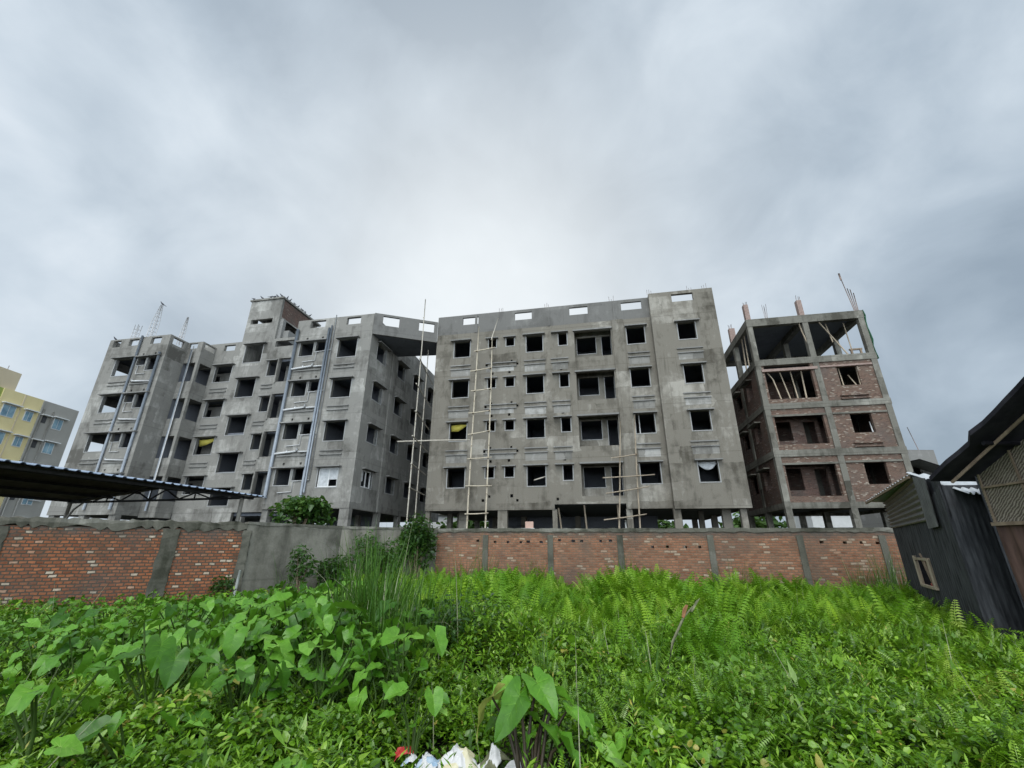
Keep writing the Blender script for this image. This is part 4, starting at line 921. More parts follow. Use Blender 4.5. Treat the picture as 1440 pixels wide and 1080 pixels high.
def rots(az, pitch, roll):
    """local y = leaf tip, z = upper face; az 0 = +y, pitch lifts the tip"""
    az,pitch,roll=[np.asarray(a,float) for a in (az,pitch,roll)]; n=len(az)
    def Rm(a,ax):
        c,s_=np.cos(a),np.sin(a); m=np.zeros((n,3,3)); i,j=[(1,2),(2,0),(0,1)][ax]
        m[:,ax,ax]=1; m[:,i,i]=c; m[:,j,j]=c; m[:,i,j]=-s_; m[:,j,i]=s_; return m
    return Rm(az,2)@Rm(pitch,0)@Rm(roll,1)
OV=[(0,0,0),(-.28,.35,.06),(0,.4,-.02),(.28,.35,.06),(-.2,.72,.02),(0,.72,-.05),(.2,.72,.02),(0,1.05,-.14)]
OF=[(0,2,1),(0,3,2),(1,2,5,4),(2,3,6,5),(4,5,7),(5,6,7)]
DV=[(0,0,0),(-.27,.45,.07),(.27,.45,.07),(0,1.0,-.06)]; DF=[(0,2,3,1)]
NV=[(0,0,0),(-.10,.45,.03),(.10,.45,.03),(0,1.0,-.1)]
def fbm(x,y,sc,seed=0,oct=3):
    out=np.zeros(len(x)); a=1; f=1/sc
    for o_ in range(oct):
        r=np.random.default_rng(seed*17+o_); ph=r.uniform(0,6.28,8); th=r.uniform(0,6.28,8); kk=r.uniform(.6,1.5,8)
        for i in range(8): out+=a*np.sin((x*np.cos(th[i])+y*np.sin(th[i]))*f*kk[i]*3.2+ph[i])/4
        a*=.5; f*=2
    return out
def tarozone(x,y): # dense taro bed
    poly=[(-.9,4.7),(-1.7,7.2),(-3.3,10.3),(-5.6,12.6),(-8,11.6),(-10.8,10.2),(-9.2,8.0),(-6.3,6.0),(-3.7,4.9),(-2.3,4.2)]
    ins=np.zeros(len(x),bool); j=len(poly)-1
    for i in range(len(poly)):
        xi,yi=poly[i]; xj,yj=poly[j]
        c=((yi>y)!=(yj>y))&(x<(xj-xi)*(y-yi)/(yj-yi+1e-9)+xi); ins^=c; j=i
    return ins
def walllim(x): # depth of the boundary walls
    return np.where(x<-7.4, 9.27+(x+14)*.512-.1, np.where(x<-5.6,12.65+(x+7.4)*1.333-.15,np.where(x<-2.6,15.05+(x+5.6)*.31-.1,16-(x+2.6)*.1477-.08)))
def inhut(x,y): # inside the shack or hut footprint
    a=(x-10)*(-fd.y)+(y-11.9)*fd.x   # signed distance, sign below
    side=(x-c0.x)*nrm.x+(y-c0.y)*nrm.y
    return ((side<0.02)&(y>7.35))|((x>7.35)&(y<=7.4))
def fernw(x,y):
    n=fbm(x,y,2.2,3)
    far=np.clip((y-5.9-1.3*n-np.where(x<-.8,(-.8-x)*1.8,0))/2.6,0,1)
    right=np.clip((x-.55*y-.6-.6*n)/1.6,0,.75)*np.clip((y-3.9)/2,0,1)
    return np.maximum(np.maximum(far,right),.10*(x>.6)*(y>4.2))
def trashz(x,y): return np.exp(-(np.abs((x+.38)/.78)**3+np.abs((y-3.85)/.48)**3))
def herbh(x,y):
    h=.30+.12*fbm(x,y,1.5,1)+.10*fbm(x,y,.42,2,2)
    h+=.34*np.exp(-(((x+.7)/.9)**2+((y-6.6)/1.1)**2))+.10*np.clip((y-4)/4,0,1)
    h=h*(1-.93*trashz(x,y))
    return np.maximum(h,.04)
def field(n,y0,y1,margin=1.0):
    y=np.sqrt(rng.uniform(y0*y0,y1*y1,n)); x=rng.uniform(-1,1,n)*(1.27*y+margin)
    ok=(y<walllim(x))&~inhut(x,y); return x[ok],y[ok]
parts=[]
def herb(n,y0,y1,size,tv,tf,name,band=None):
    x,y=field(n,y0,y1); kk=rng.uniform(size=len(x))>trashz(x,y)*.93; x,y=x[kk],y[kk]; fw=fernw(x,y); keep=rng.uniform(size=len(x))>fw*.8; x,y=x[keep],y[keep]
    tz=tarozone(x,y); keep=~(tz&(rng.uniform(size=len(x))<.55)); x,y=x[keep],y[keep]
    if band:
        spn=fbm(x,y,1.1,7)+rng.normal(0,.22,len(x)); kk=(spn>band[0])&(spn<band[1]); x,y=x[kk],y[kk]
    gap=fbm(x,y,.30,21,2); kk=rng.uniform(size=len(x))>np.clip((-gap-.35)*2.2,0,.9); x,y=x[kk],y[kk]
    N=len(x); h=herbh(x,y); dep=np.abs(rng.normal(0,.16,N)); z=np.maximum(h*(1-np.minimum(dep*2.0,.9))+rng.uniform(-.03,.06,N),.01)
    species=fbm(x,y,1.3,7)
    sz=size*rng.lognormal(0,.33,N)*(1+.25*np.clip(species,-1,1))
    rot=rots(rng.uniform(0,6.283,N),rng.normal(.1,.55,N),rng.normal(0,.45,N))
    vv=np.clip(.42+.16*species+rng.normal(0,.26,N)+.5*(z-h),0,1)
    return leafmesh(name,tv,tf,np.c_[x,y,z],rot,sz,vv,M['herb'])
RV=[(0,0,0),(-.42,.18,.05),(-.44,.55,.03),(-.2,.88,-.03),(0,.9,-.06),(.2,.88,-.03),(.44,.55,.03),(.42,.18,.05),(0,.45,-.05)]; RFc=[(8,i+1,i) for i in range(0,8)]+[(8,0,7)]; RFc=[tuple(reversed(f)) for f in RFc]
for args in ((200000,2.2,5.4,.043,OV,OF,'herb_cover',(-.15,9)),(140000,2.2,5.4,.035,RV,RFc,'herb_cover',(-9,.05)),(14000,2.2,7,.085,OV,OF,'herb_cover',(-.6,.4)),(90000,5.2,8.5,.058,DV,DF,'herb_cover'),(50000,5.2,8.5,.055,RV,RFc,'herb_cover',(-9,.1)),(70000,8.5,16,.085,DV,DF,'herb_cover'),(90000,2.2,7,.085,NV,DF,'herb_grass',(-.1,.6))):
    tag(herb(*args),{'herb_cover':'dense small-leaved green herbs covering the plot','herb_grass':'narrow pointed weed leaves mixed among the low herbs'}[args[6]],'ground cover',kind='stuff')
# sprig stems that stand above the herb layer, whorls of narrow leaves
x,y=field(3400,2.6,9); fw=fernw(x,y); k=(rng.uniform(size=len(x))>fw*.7)&(trashz(x,y)<.25); x,y=x[k],y[k]; h=herbh(x,y)
P_=[];A_=[];V_=[];Pt=[];S_=[]
for i in range(len(x)):
    top=h[i]+rng.uniform(.02,.2); nl=rng.integers(7,13); ph=rng.uniform(0,6.28); lean=rng.normal(0,.06,2); vv=np.clip(rng.normal(.5,.2),0,1)
    for j in range(nl):
        f=(j+1)/nl; zz=top*(.45+.55*f); P_.append((x[i]+lean[0]*f,y[i]+lean[1]*f,zz)); A_.append(ph+j*2.4); Pt.append(.15+.7*f); V_.append(np.clip(vv+.15*f,0,1)); S_.append(.11*(1.15-.6*f))
tag(leafmesh('weed_sprigs',NV,DF,np.array(P_),rots(A_,Pt,np.zeros(len(A_))),np.array(S_),np.array(V_),M['herb']),'upright leafy weed sprigs poking out of the herb layer','weeds',kind='stuff')
# ferns
def frond(seg=22,dr=.009):
    V=[];F=[]; p=np.array([0.,0.]); ang=1.52
    pts=[]
    for i in range(seg+1):
        pts.append(p.copy()); p=p+np.array([math.cos(ang),math.sin(ang)])/seg; ang-= .002+dr*i
    for i in range(seg):
        (y0,z0),(y1,z1)=pts[i],pts[i+1]; o=len(V); w_=.008*(1-i/seg)+.002
        V+= [(-w_,y0,z0),(w_,y0,z0),(w_,y1,z1),(-w_,y1,z1)]; F.append((o,o+1,o+2,o+3))
        if i>=2:
            L=.10*math.sin(math.pi*min((i-1)/(seg-1)*.86+.14,1))**.8+.015; 
            for sgn in (-1,1):
                o=len(V); dy,dz=(y1-y0),(z1-z0)
                V+= [(0,y0+dy*.1,z0+dz*.1),(sgn*L*.45,y0+dy*.62+L*.22,z0+dz*.62+L*.05),(sgn*L,y0+dy*.5+L*.45,z0+dz*.5-.25*L),(sgn*L*.5,y0+dy*.02+L*.14,z0+dz*.02)]
                F.append((o,o+1,o+2,o+3) if sgn<0 else (o+3,o+2,o+1,o))
    return V,F
FV,FF=frond(); FV2,FF2=frond(20,.0055)
x,y=field(15000,4.0,16,2); fw=fernw(x,y); k=rng.uniform(size=len(x))<fw; x,y=x[k],y[k]
nf=4; N=len(x)*nf; cx_=np.repeat(x,nf); cy_=np.repeat(y,nf)
size=(.72+.24*fbm(x,y,1.5,5,3)+rng.normal(0,.09,len(x)))*np.clip((walllim(x)-y)*1.2+.35,.35,1)*np.clip(.45+(y-4)*.12,.45,1)*np.where(x>.5*y,.85,1); size=np.repeat(np.clip(size,.25,1.0),nf)*rng.uniform(.55,1.25,N)
az=rng.uniform(0,6.283,N)
vv=np.clip(np.repeat(.5+.2*fbm(x,y,2.5,9)+rng.normal(0,.12,len(x)),nf)+rng.normal(0,.08,N),0,1)
px_=np.c_[cx_+rng.normal(0,.04,N),cy_+rng.normal(0,.04,N),np.full(N,.02)]; up_=rng.uniform(size=N)<.55
for sel,tv,tf in ((up_,FV2,FF2),(~up_,FV,FF)):
    n_=int(sel.sum())
    tag(leafmesh('fern_cover',tv,tf,px_[sel],rots(az[sel],rng.normal(.03,.16,n_),rng.normal(0,.2,n_)),size[sel],np.clip(vv[sel]+rng.normal(0,.12,n_),0,1),M['fern']),'bright yellow-green feathery ferns filling the back of the plot','ferns',kind='stuff')

x,y=field(6500,2.9,8.5,1); k=(rng.uniform(size=len(x))<np.clip((x+.9)/1.5,0,1)*.55)&~tarozone(x,y)&(trashz(x,y)<.1)&(fbm(x,y,.9,31)>-.25); x,y=x[k],y[k]
nf=4; N=len(x)*nf; h0_=np.repeat(np.maximum(herbh(x,y)-.16,.0),nf)
tag(leafmesh('feathery_weeds',FV2,FF2,np.c_[np.repeat(x,nf)+rng.normal(0,.03,N),np.repeat(y,nf)+rng.normal(0,.03,N),h0_],rots(rng.uniform(0,6.283,N),rng.normal(-.1,.25,N),rng.normal(0,.3,N)),rng.uniform(.16,.36,N),np.clip(rng.normal(.52,.25,N),0,.95),M['herb']),'small feathery weeds running from the ferns into the near herbs','weeds',kind='stuff')
# ---- taro
rows=[(.66,0,0),(.60,0,.085),(.47,0,.215),(.30,0,.315),(.14,0,.365),(0,0,.385),(-.12,.03,.37),(-.23,.085,.315),(-.32,.15,.22)]
def taro_blade(ph=0,wv=.035,fold=.16,dr=.30):
    V=[];F=[];A=[]
    def zc(x,y): return fold*abs(x)-dr*max(y,0)**2-.35*max(-y,0)**2+ wv*(abs(x)/.35)**2*math.sin(13*y+ph+(2 if x>0 else 0))+.012*math.sin(9*y+14*abs(x)+ph)
    for sgn in (-1,1):
        o=len(V)
        for (y_,a,b) in rows:
            for f in (0,.5,1): xx=sgn*(a+(b-a)*f); V.append((xx,y_+(.03*f if y_>0 else 0),zc(xx,y_))); A.append(0)
        for i in range(len(rows)-1):
            for j in (0,1):
                q_=(o+i*3+j,o+i*3+j+1,o+(i+1)*3+j+1,o+(i+1)*3+j); F.append(q_ if sgn<0 else tuple(reversed(q_)))
    def vein(x0,y0,x1,y1,w_):
        o=len(V); d=Vector((x1-x0,y1-y0)); n_=Vector((-d.y,d.x)).normalized()*w_
        for tt,wf in ((0,1),(.5,.7),(1,.2)):
            px,py=x0+(x1-x0)*tt,y0+(y1-y0)*tt; 
            for sg in (-1,1): qx,qy=px+n_.x*sg*wf,py+n_.y*sg*wf; V.append((qx,qy,zc(qx,qy)+.006)); A.append(1)
        for i in (0,1): F.append((o+2*i,o+2*i+1,o+2*i+3,o+2*i+2))
    vein(0,0,0,.68,.010)
    for sgn in (-1,1):
        for (y0,xe,ye) in ((.02,.31,.10),(.14,.28,.28),(.28,.2,.44),(.0,.27,-.12),(-.01,.2,-.28)): vein(0,y0,sgn*xe,ye,.006)
    return V,F,np.array(A,float)
BL=[taro_blade(*a) for a in ((0,.06,.18,.35),(1.7,.075,-.16,.65),(3.4,.065,.42,.2),(4.6,.085,.05,1.0))]
def blades(name,pos,rot,scl,v,mat,parent,shape=0):
    BV,BF,BA=BL[shape]; vv=np.clip(np.asarray(v)[:,None]*.85+BA[None]*.30,0,1)
    return leafmesh(name,BV,BF,np.array(pos),rot,np.array(scl),vv,mat,parent)
def setv(o,val):
    at=o.data.attributes.new('v','FLOAT','POINT'); at.data.foreach_set('value',np.full(len(o.data.vertices),val,np.float32))
def taro_variant(seed,h,nl,size,spread=.28):
    r=random.Random(seed); root=bpy.data.objects.new('taro_plant',None); C.objects.link(root); root.empty_display_size=.1
    st=MB(); pos=[];az=[];pt=[];ro=[];sc=[];v=[]
    for i in range(nl):
        a=i*2.39996+r.uniform(-.4,.4); hh=h*r.uniform(.62,1.08); out=spread*r.uniform(.5,1.2)
        dx,dy=-math.sin(a),math.cos(a); tip=Vector((dx*out,dy*out,hh))
        st.tube([(dx*.02,dy*.02,0),(dx*out*.3,dy*out*.3,hh*.55),tip],[.013,.010,.006],5)
        pos.append(tip); az.append(a+r.uniform(-.5,.5)); pt.append(r.choice((.2,.05,-.1,-.2,-.35,-.5,-.95))+r.uniform(-.15,.15)); ro.append(r.gauss(0,.35)); sc.append(size*r.uniform(.65,1.15)); v.append(1.0 if r.random()<.035 else min(.92,max(0,r.gauss(.46,.22))))
    so_=st.build('stalks',M['tarostalk'],root); setv(so_,.4)
    blades('leaves',pos,rots(az,pt,ro),[[q_*r.uniform(.82,1.05),q_,q_] for q_ in sc],v,M['taro'],root,seed%4)
    return root
variants=[taro_variant(100+i,*p) for i,p in enumerate(((.74,10,.245),(.68,9,.24),(.78,10,.25),(.62,9,.23),(.70,10,.235),(.66,8,.28),(.52,9,.21),(.75,9,.245)))]
used=[False]*8
def put_taro(i,loc,rz,sc,label,group=None,tilt=(0,0)):
    if not used[i]: o=variants[i]; used[i]=True; o.location=loc; o.rotation_euler=(tilt[0],tilt[1],rz); o.scale=(sc,)*3
    else: o=dup(variants[i],loc,rz,sc,tilt=tilt)
    if 'group' in o: del o['group']
    tag(o,label,'taro plant',group); return o
GT='taro plants in the dense bed'
cand=[]
xs=rng.uniform(-11.5,-.8,5000); ys_=rng.uniform(4,12.6,5000); ok=tarozone(xs,ys_)&(ys_<walllim(xs)-.3)
for x_,y_ in zip(xs[ok],ys_[ok]):
    md=.24+.013*y_
    if all((x_-a)**2+(y_-b)**2>md*md for a,b in cand): cand.append((x_,y_))
for i,(x_,y_) in enumerate(cand[:290]):
    left=max(0,min(1,(-x_-3.5)/5)); sc=rnd.uniform(.82,1.15)*(1-.36*left)*(1+.14*math.exp(-((x_+2.6)/1.5)**2-((y_-6.6)/1.8)**2))
    put_taro(rnd.randrange(8),(x_,y_,0),rnd.uniform(0,6.28),sc,'broad-leaved taro plant in the dense bed before the left walls',GT,(rnd.uniform(-.12,.12),rnd.uniform(-.12,.12)))
for i,(x_,y_,sc,lab) in enumerate(((-2.9,4.2,1.1,'taro plant with a wide leaf in the herbs left of the dense bed front'),(-3.35,3.75,1.15,'taro plant with long pale leaf low at the left edge'),(-2.5,3.55,1.0,'low taro plant whose leaf hangs over the front herbs at left'),(-1.3,3.1,.62,'small taro plant at the bottom edge left of the rubbish'),(-2.75,2.95,.7,'taro plant cut by the bottom left corner'),(-1.15,4.55,.86,'taro plant with hanging leaves beside the foot of the tall reeds'),(-.75,4.05,.72,'taro plant with drooping leaves just above the red wrapper'),(.95,3.2,.6,'small taro plant at the bottom edge right of the big stalks'),(1.2,2.95,.5,'small bright taro leaves at the bottom right of centre'),(1.72,3.0,.5,'low taro leaves at the bottom edge below the herbs at right'),(-4.5,4.6,.8,'taro plant with yellowing leaf among the left herbs'))):
    put_taro((i*3)%8,(x_,y_,0),i*1.3,sc,lab)
# the big plant beside the rubbish: every leaf its own part
HT=thing('taro_plant','large taro plant with dark stalks and a yellowing leaf beside the rubbish at bottom centre','taro plant',(.12,3.68,0))
HP=Vector((.12,3.68,0))
for i,(a,b,wd,mt,v,roll) in enumerate((((.198,3.85,.645),(.345,3.60,.46),.66,'taro',.45,.25),((.061,3.70,.60),(-.062,3.46,.36),.60,'taro',.30,-.85),((-.017,3.95,.583),(-.171,3.8,.43),.70,'taro',.72,.2),((-.137,3.80,.563),(-.363,3.68,.376),.36,'yellowleaf',.5,1.0),((.215,3.75,.42),(.407,3.53,.28),.58,'taro',.5,-.5),((.57,3.9,.43),(.684,3.72,.27),.60,'taro',.5,-.3),((.30,3.95,.52),(.44,4.15,.46),.6,'taro',.3,.2),((.14,3.80,.35),(.06,3.7,.29),.8,'taro',.45,.2),((.80,3.7,.36),(.69,3.55,.24),.6,'taro',.75,.4),((.84,3.75,.37),(.98,3.62,.30),.6,'taro',.8,-.3),((.36,3.6,.36),(.47,3.42,.22),.55,'taro',.4,-.6),((-.06,3.85,.42),(-.20,3.98,.36),.6,'taro',.3,.5),((.42,3.78,.50),(.55,3.6,.40),.62,'taro',.6,-.2),((.66,3.62,.33),(.78,3.48,.22),.6,'taro',.85,.3),((.34,3.85,.58),(.50,3.80,.50),.6,'taro',.7,-.6))):
    a=Vector(a);b=Vector(b); d=b-a; L=d.length; az=math.atan2(-d.x,d.y); pt_=math.asin(d.z/L)
    s=L/.84; o=blades('leaf',[a-HP],rots([az],[pt_+.12],[roll]),[[s*wd,s,s]],[v],M[mt],HT,i%4)
    q_=a-HP; far_=abs(q_.x)>.32; base=Vector((q_.x*.78,q_.y+.08,0)) if far_ else Vector((.03*math.sin(i*2.1)+.008*i-.03,.05*math.cos(i*1.7),0))
    st=MB(); st.tube([base,base.lerp(q_,.55)+Vector((0,.02,.09)),q_],[.016,.012,.007],7); so_=st.build('stalk',M['tarostalk' if far_ else 'herostalk'],HT); setv(so_,.4)

# ---- reeds, tufts, shrubs
def strip(seg=7,bend=.6,w=.011):
    V=[];F=[];p=np.array([0.,0.]);ang=1.5
    for i in range(seg+1):
        ww=w*(1-(i/seg)**1.6)+.0006; V+=[(-ww,p[0],p[1]),(ww,p[0],p[1])]; p=p+np.array([math.cos(ang),math.sin(ang)])/seg; ang-=bend*(i+1)/seg*.55
    for i in range(seg): F.append((2*i,2*i+1,2*i+3,2*i+2))
    return V,F
ST=[strip(7,b) for b in (.12,.35,.75,1.1)]
def clump(name,label,cat,loc,n,h,rad,wide=1.0,stiff=.5,dead=.05,group=None,mat='reed'):
    t_=thing(name,label,cat,loc,0,group)
    for bi,fr in enumerate((stiff,.28*(1-stiff)+.2,.25*(1-stiff),.15*(1-stiff))):
        k=max(2,int(n*fr)); r_=rad*np.sqrt(rng.uniform(size=k)); a=rng.uniform(0,6.283,k)
        pos=np.c_[r_*np.cos(a),r_*np.sin(a),np.zeros(k)]; L=h*rng.uniform(.5,1.08,k)
        az=np.where(rng.uniform(size=k)<.6,a-1.57,rng.uniform(0,6.283,k)); v=np.clip(rng.normal(.5,.22,k),0,.9); v[rng.uniform(size=k)<dead]=1
        leafmesh('blades',*ST[bi],pos,rots(az,rng.normal(-.06,.10,k),rng.normal(0,.06,k)),np.c_[L*0+wide*1.0,L,L],v,M[mat],t_)
    return t_
for (x_,y_,n,h,rad,lab) in ((-2.05,7.3,190,2.0,.30,'tallest dark reed clump rising before the plastered wall'),(-1.5,7.0,110,1.7,.35,'dark leaning reed clump at the right of the tallest reeds'),(-2.65,7.8,90,1.65,.35,'reed clump at the left of the tallest reeds behind the taro'),(-1.6,6.1,120,1.45,.35,'reed clump standing in front of the tallest reeds beside the taro bed'),(-1.1,6.3,110,1.15,.4,'low bushy reed clump before the ferns'),(-2.3,9.3,60,1.5,.4,'reed clump between the tallest reeds and the plastered wall')):
    clump('reed_clump',lab,'reeds',(x_,y_,0),n,h,rad,1.0,.5,.05)
for (x_,y_,n,h,rad,lab) in ((-.70,6.35,10,2.0,.07,'few very thin tall reeds standing alone right of the reed clumps'),(-4.75,14.2,26,2.1,.22,'sparse dry dark stems against the plastered wall'),(-6.0,12.6,18,1.7,.2,'thin bent stems before the left part of the plastered wall'),(1.55,5.5,5,1.15,.06,'pair of thin upright reeds left of the dead stalk'),(.33,5.3,5,.85,.05,'thin dark stems standing in the herbs above the big taro')):
    clump('thin_reeds',lab,'reeds',(x_,y_,0),n,h,rad,.8,.8,.15)
for px,n,h,lab in ((655,40,1.6,'grass tuft at the left end of the long brick wall'),(684,70,1.5,'dense grass tuft hiding the first pilaster from the left'),(745,60,1.45,'grass tuft midway between the first two pilasters'),(772,30,1.2,'short grass tuft at the second pilaster'),(868,70,1.5,'grass tuft around the third pilaster'),(1012,50,1.35,'grass tuft right of the fourth pilaster'),(1040,30,1.15,'thin grass tuft against the wall before the fifth pilaster'),(1172,50,1.4,'grass tuft right of the fifth pilaster'),(1205,80,1.65,'tall pale grass tuft left of the last pilaster'),(1228,70,1.6,'tall grass tuft covering the last pilaster beside the shack')):
    s=kf(px); x_=-2.6+.9893*s; y_=16-.1461*s-.45; clump('grass_tuft',lab,'grass tuft',(x_,y_,0),n,h,.32,.9,.6,.1)
def shrub(name,label,cat,loc,rad,n,size,h0,lumps=5,trunk=True,seed=0,mat='shrub',vmean=.45):
    r=np.random.default_rng(seed); t_=thing(name,label,cat,loc,0)
    cs=[(r.uniform(-.55,.55)*rad[0],r.uniform(-.5,.5)*rad[1],h0+r.uniform(-.45,.5)*rad[2],r.uniform(.45,.75)) for _ in range(lumps)]+[(0,0,h0,.8)]
    P=[];
    for (a,b,c,f) in cs:
        k=n//len(cs); u=r.normal(size=(k,3)); u/=np.linalg.norm(u,axis=1)[:,None]; rr=r.uniform(.25,1,k)**.5
        P.append(np.c_[a+u[:,0]*rr*rad[0]*f,b+u[:,1]*rr*rad[1]*f,c+u[:,2]*rr*rad[2]*f])
    P=np.concatenate(P); P=P[P[:,2]>.05]; k=len(P)
    leafmesh('crown',OV,OF,P,rots(r.uniform(0,6.283,k),r.normal(-.25,.5,k),r.normal(0,.5,k)),size*r.lognormal(0,.25,k),np.clip(r.normal(vmean,.2,k),0,1),M[mat],t_)
    if trunk:
        m=MB()
        for (a,b,c,f) in cs: m.tube([(0,0,0),(a*.4,b*.4,c*.5),(a,b,c)],[.05,.03,.012],6)
        m.build('trunk',M['wood'],t_)
    return t_
shrub('shrub','rounded green shrub rising behind the plastered wall before the left building','shrub',(-8.0,16.6,0),(1.25,.9,.62),1500,.19,2.75,6,True,4,vmean=.6)
shrub('bush','dark leafy bush spilling over the wall where plastered wall meets brick','bush',(-3.15,15.45,0),(.75,.45,.95),2100,.12,1.75,7,True,5,vmean=.35)
shrub('bush','light green creeper bush against the right half of the plastered wall','bush',(-4.25,14.95,0),(.9,.45,.75),1800,.10,1.3,7,True,6,vmean=.6)
shrub('bush','low dark bush at the left of the creeper by the plastered wall','bush',(-5.3,14.2,0),(.7,.5,.65),1300,.10,.9,6,True,7,vmean=.3)
shrub('weed','tall leafy weed before the left half of the plastered wall','weed',(-5.75,12.9,0),(.38,.3,.7),500,.10,1.15,6,True,8,vmean=.5)
shrub('weed','dark leafy weed at the foot of the white post','weed',(-7.45,12.3,0),(.3,.22,.25),220,.09,.62,5,True,9,vmean=.35)
shrub('bush','dark small-leaved bush in the open herbs right of the reeds','bush',(-.65,6.5,0),(.75,.7,.38),2200,.055,.62,7,True,12,vmean=.32)
# dead bent stalk in the middle right
DS=thing('dead_stalk','thick broken grey-green stalk bending right with a torn brown tip','stalk',(1.57,5.2,0))
m=MB(); m.tube([(0,0,0),(.05,.05,.35),(.17,.12,.65),(.36,.22,.88),(.50,.3,.97)],[.012,.014,.015,.013,.007],7); m.build('stem',M['deadleaf'],DS)
m=MB(); m.quadmesh([(.335,.2,.88),(.355,.2,.87),(.44,.26,.99),(.415,.25,1.0),(.37,.22,.96)],[(0,1,2,3),(0,3,4)]); o=m.build('torn_tip',M['stalkbrown'],DS); o.modifiers.new('thick','SOLIDIFY').thickness=.012
m=MB(); m.quadmesh([(.46,.28,.93),(.485,.28,.92),(.62,.34,1.06),(.56,.32,1.03)],[(0,1,2,3)]); o=m.build('leaf_shred',M['deadleaf'],DS); o.modifiers.new('thick','SOLIDIFY').thickness=.008

# ---- rubbish
import bmesh
def bag(name,label,cat,loc,size,mat,seed,knot=None,mats=None):
    bm=bmesh.new(); bmesh.ops.create_icosphere(bm,subdivisions=4,radius=1)
    for v_ in bm.verts:
        p=v_.co.copy(); n_=mnoise.noise(p*1.3+Vector((seed,0,0)))*.38-abs(mnoise.noise(p*2.6+Vector((0,seed,0))))*.42-abs(mnoise.noise(p*6+Vector((seed,seed,0))))*.16+.14
        f=.78+n_
        if knot and p.z>.8: f*=1+(p.z-.8)*1.6; p.x*=.6; p.y*=.6
        v_.co=Vector((p.x*f*size[0],p.y*f*size[1],max(p.z*f,-.45)*size[2]))
    me=bpy.data.meshes.new(name); bm.to_mesh(me); bm.free()
    for p_ in me.polygons: p_.use_smooth=True
    me.materials.append(mat)
    if mats:
        me.materials.append(mats)
        for p_ in me.polygons:
            if mnoise.noise(p_.center*9/size[0]*.12+Vector((seed,3,0)))>.12: p_.material_index=1
    o=bpy.data.objects.new(name,me); C.objects.link(o); o.location=loc; tag(o,label,cat); return o
def crumple(name,label,cat,loc,w,d,h,mat,seed,mats=None,rz=0,n=34):
    vs=[];fs=[];idx=[]
    for i in range(n+1):
        for j in range(n+1):
            u=i/n*2-1; v_=j/n*2-1; p=Vector((u*1.2+seed*3.1,v_*1.2,seed*1.7))
            fold=(1-abs(mnoise.noise(p*1.0))*2.2)*.55+(.5-abs(mnoise.noise(p*2.2+Vector((5,2,0)))))*.42+mnoise.noise(p*4.5)*.10
            dome=max(0,1-(u*u+v_*v_)*.62); e_=1+.22*mnoise.noise(Vector((math.atan2(v_,u)*1.3,seed,0)))
            sx=mnoise.noise(p*2+Vector((0,9,0)))*.22; sy=mnoise.noise(p*2+Vector((9,0,3)))*.22
            vs.append((w*(u*e_*(.72+.28*(1-dome))+sx),d*(v_*e_*(.72+.28*(1-dome))+sy),max(h*.62*(dome*(.75+.75*fold)),.0)+.004*fold))
    for i in range(n):
        for j in range(n): a_=i*(n+1)+j; fs.append((a_,a_+n+1,a_+n+2,a_+1))
    me=bpy.data.meshes.new(name); me.from_pydata(vs,[],fs); me.materials.append(mat)
    for p_ in me.polygons: p_.use_smooth=True
    if mats:
        me.materials.append(mats)
        for p_ in me.polygons:
            if mnoise.noise(Vector((p_.center.x/w*1.1+seed,p_.center.y/d*1.1,3)))>.06: p_.material_index=1
    o=bpy.data.objects.new(name,me); C.objects.link(o); o.location=loc; o.rotation_euler=(rnd.uniform(-.25,.1),rnd.uniform(-.2,.2),rz); s_=o.modifiers.new('thick','SOLIDIFY'); s_.thickness=.003
    return tag(o,label,cat)
crumple('rubbish_bag','white bag with yellow patches lying among the weeds','rubbish',(-.39,4.0,.05),.16,.13,.20,M['bagw'],3,M['bagy'],.4)
crumple('rubbish_bag','white bag printed with blue beside the yellow-patched bag','rubbish',(-.60,3.98,.05),.13,.11,.14,M['bagw'],8,M['bagb'],1.1)
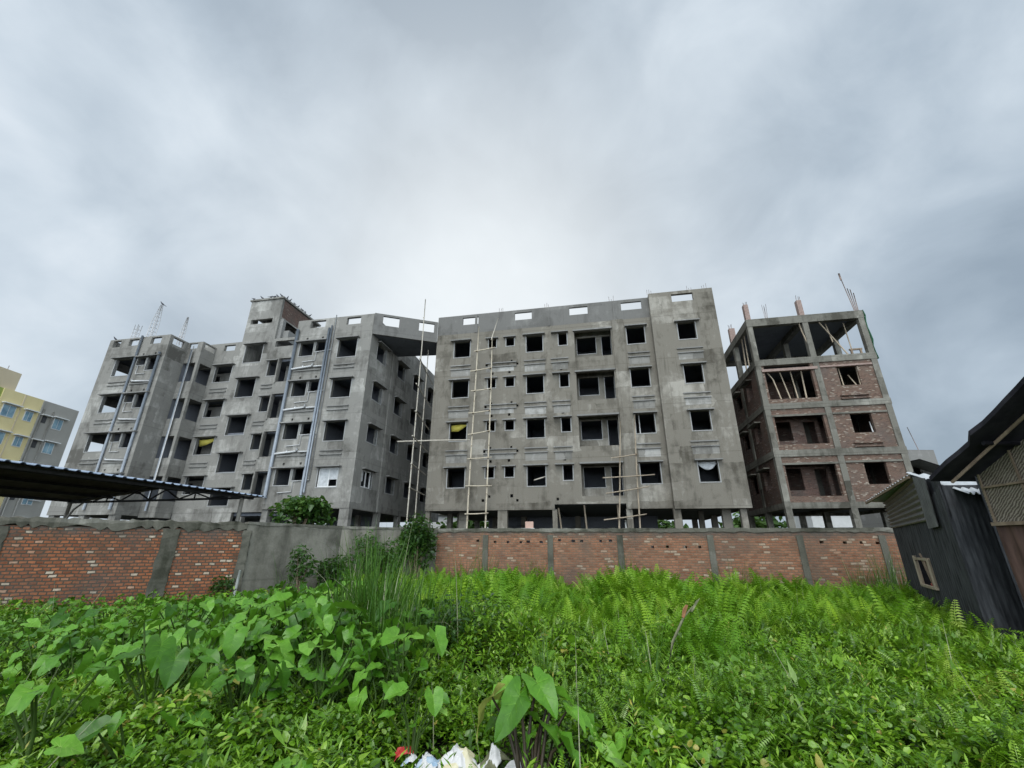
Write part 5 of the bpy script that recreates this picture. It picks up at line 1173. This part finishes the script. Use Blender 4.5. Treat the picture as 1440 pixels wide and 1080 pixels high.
crumple('rubbish_bag','big white bag behind the dark taro stalks','rubbish',(.07,3.82,.04),.24,.15,.17,M['bagw'],12,None,.2)
crumple('rubbish_bag','small crumpled dirty white bag left of the taro stalks','rubbish',(-.12,3.96,.08),.12,.10,.19,M['bagw'],15,M['deadleaf'],.8)
crumple('rubbish_bag','flat white scrap of bag in front of the yellow-patched bag','rubbish',(-.44,3.80,.04),.16,.10,.09,M['bagw'],18,None,2)
crumple('snack_wrapper','red wrapper with white and blue band at the left of the rubbish','wrapper',(-.81,4.06,.11),.085,.06,.09,M['red'],21,None,.3,22)
crumple('snack_wrapper','white and blue crumpled half of a packet touching the red wrapper','wrapper',(-.735,4.0,.09),.08,.055,.08,M['bagw'],23,M['bagb'],1.5,22)
crumple('rubbish_bag','low white plastic lump at the bottom edge below the red wrapper','rubbish',(-.80,3.82,.05),.13,.09,.07,M['bagw'],25,None,2.4)
# dry stems sticking out of the green
x,y=field(420,3.0,13); k=len(x); v_=np.where(rng.uniform(size=k)<.6,1.0,.8)
tag(leafmesh('dry_stems',*ST[0],np.c_[x,y,np.full(k,.05)],rots(rng.uniform(0,6.283,k),rng.normal(-.1,.35,k),rng.normal(0,.3,k)),np.c_[np.full(k,.45),rng.uniform(.35,.95,k),rng.uniform(.35,.95,k)],v_,M['reed']),'thin dry stems poking through the green weeds','dry stems',kind='stuff')

# ---- far trees beyond the buildings
for i,(x_,y_,h,rx,lab) in enumerate(((-26,62,5.0,4,'far tree seen below the left building beside its pillars'),(-7,58,5.2,4,'far tree seen through the gap at the foot of the two grey blocks'),(2,64,5.2,4.5,'far tree seen under the left half of the middle block'),(22,66,5.0,4,'far tree seen under the right half of the middle block'),(31,58,5.4,4,'far tree seen under the left bay of the brick building'),(52,62,5.0,4,'far tree seen under the right bay of the brick building'))):
    shrub('tree',lab,'tree',(x_,y_,0),(rx,2.5,2.2),900,.75,h-1.6,6,True,30+i,'wood_far',.55)
tag(shrub('hedge','far line of bushes closing the ground behind the buildings','bushes',(10,80,0),(60,3,3.0),5000,1.3,2.2,14,False,50,'wood_far',.5),kind='stuff')
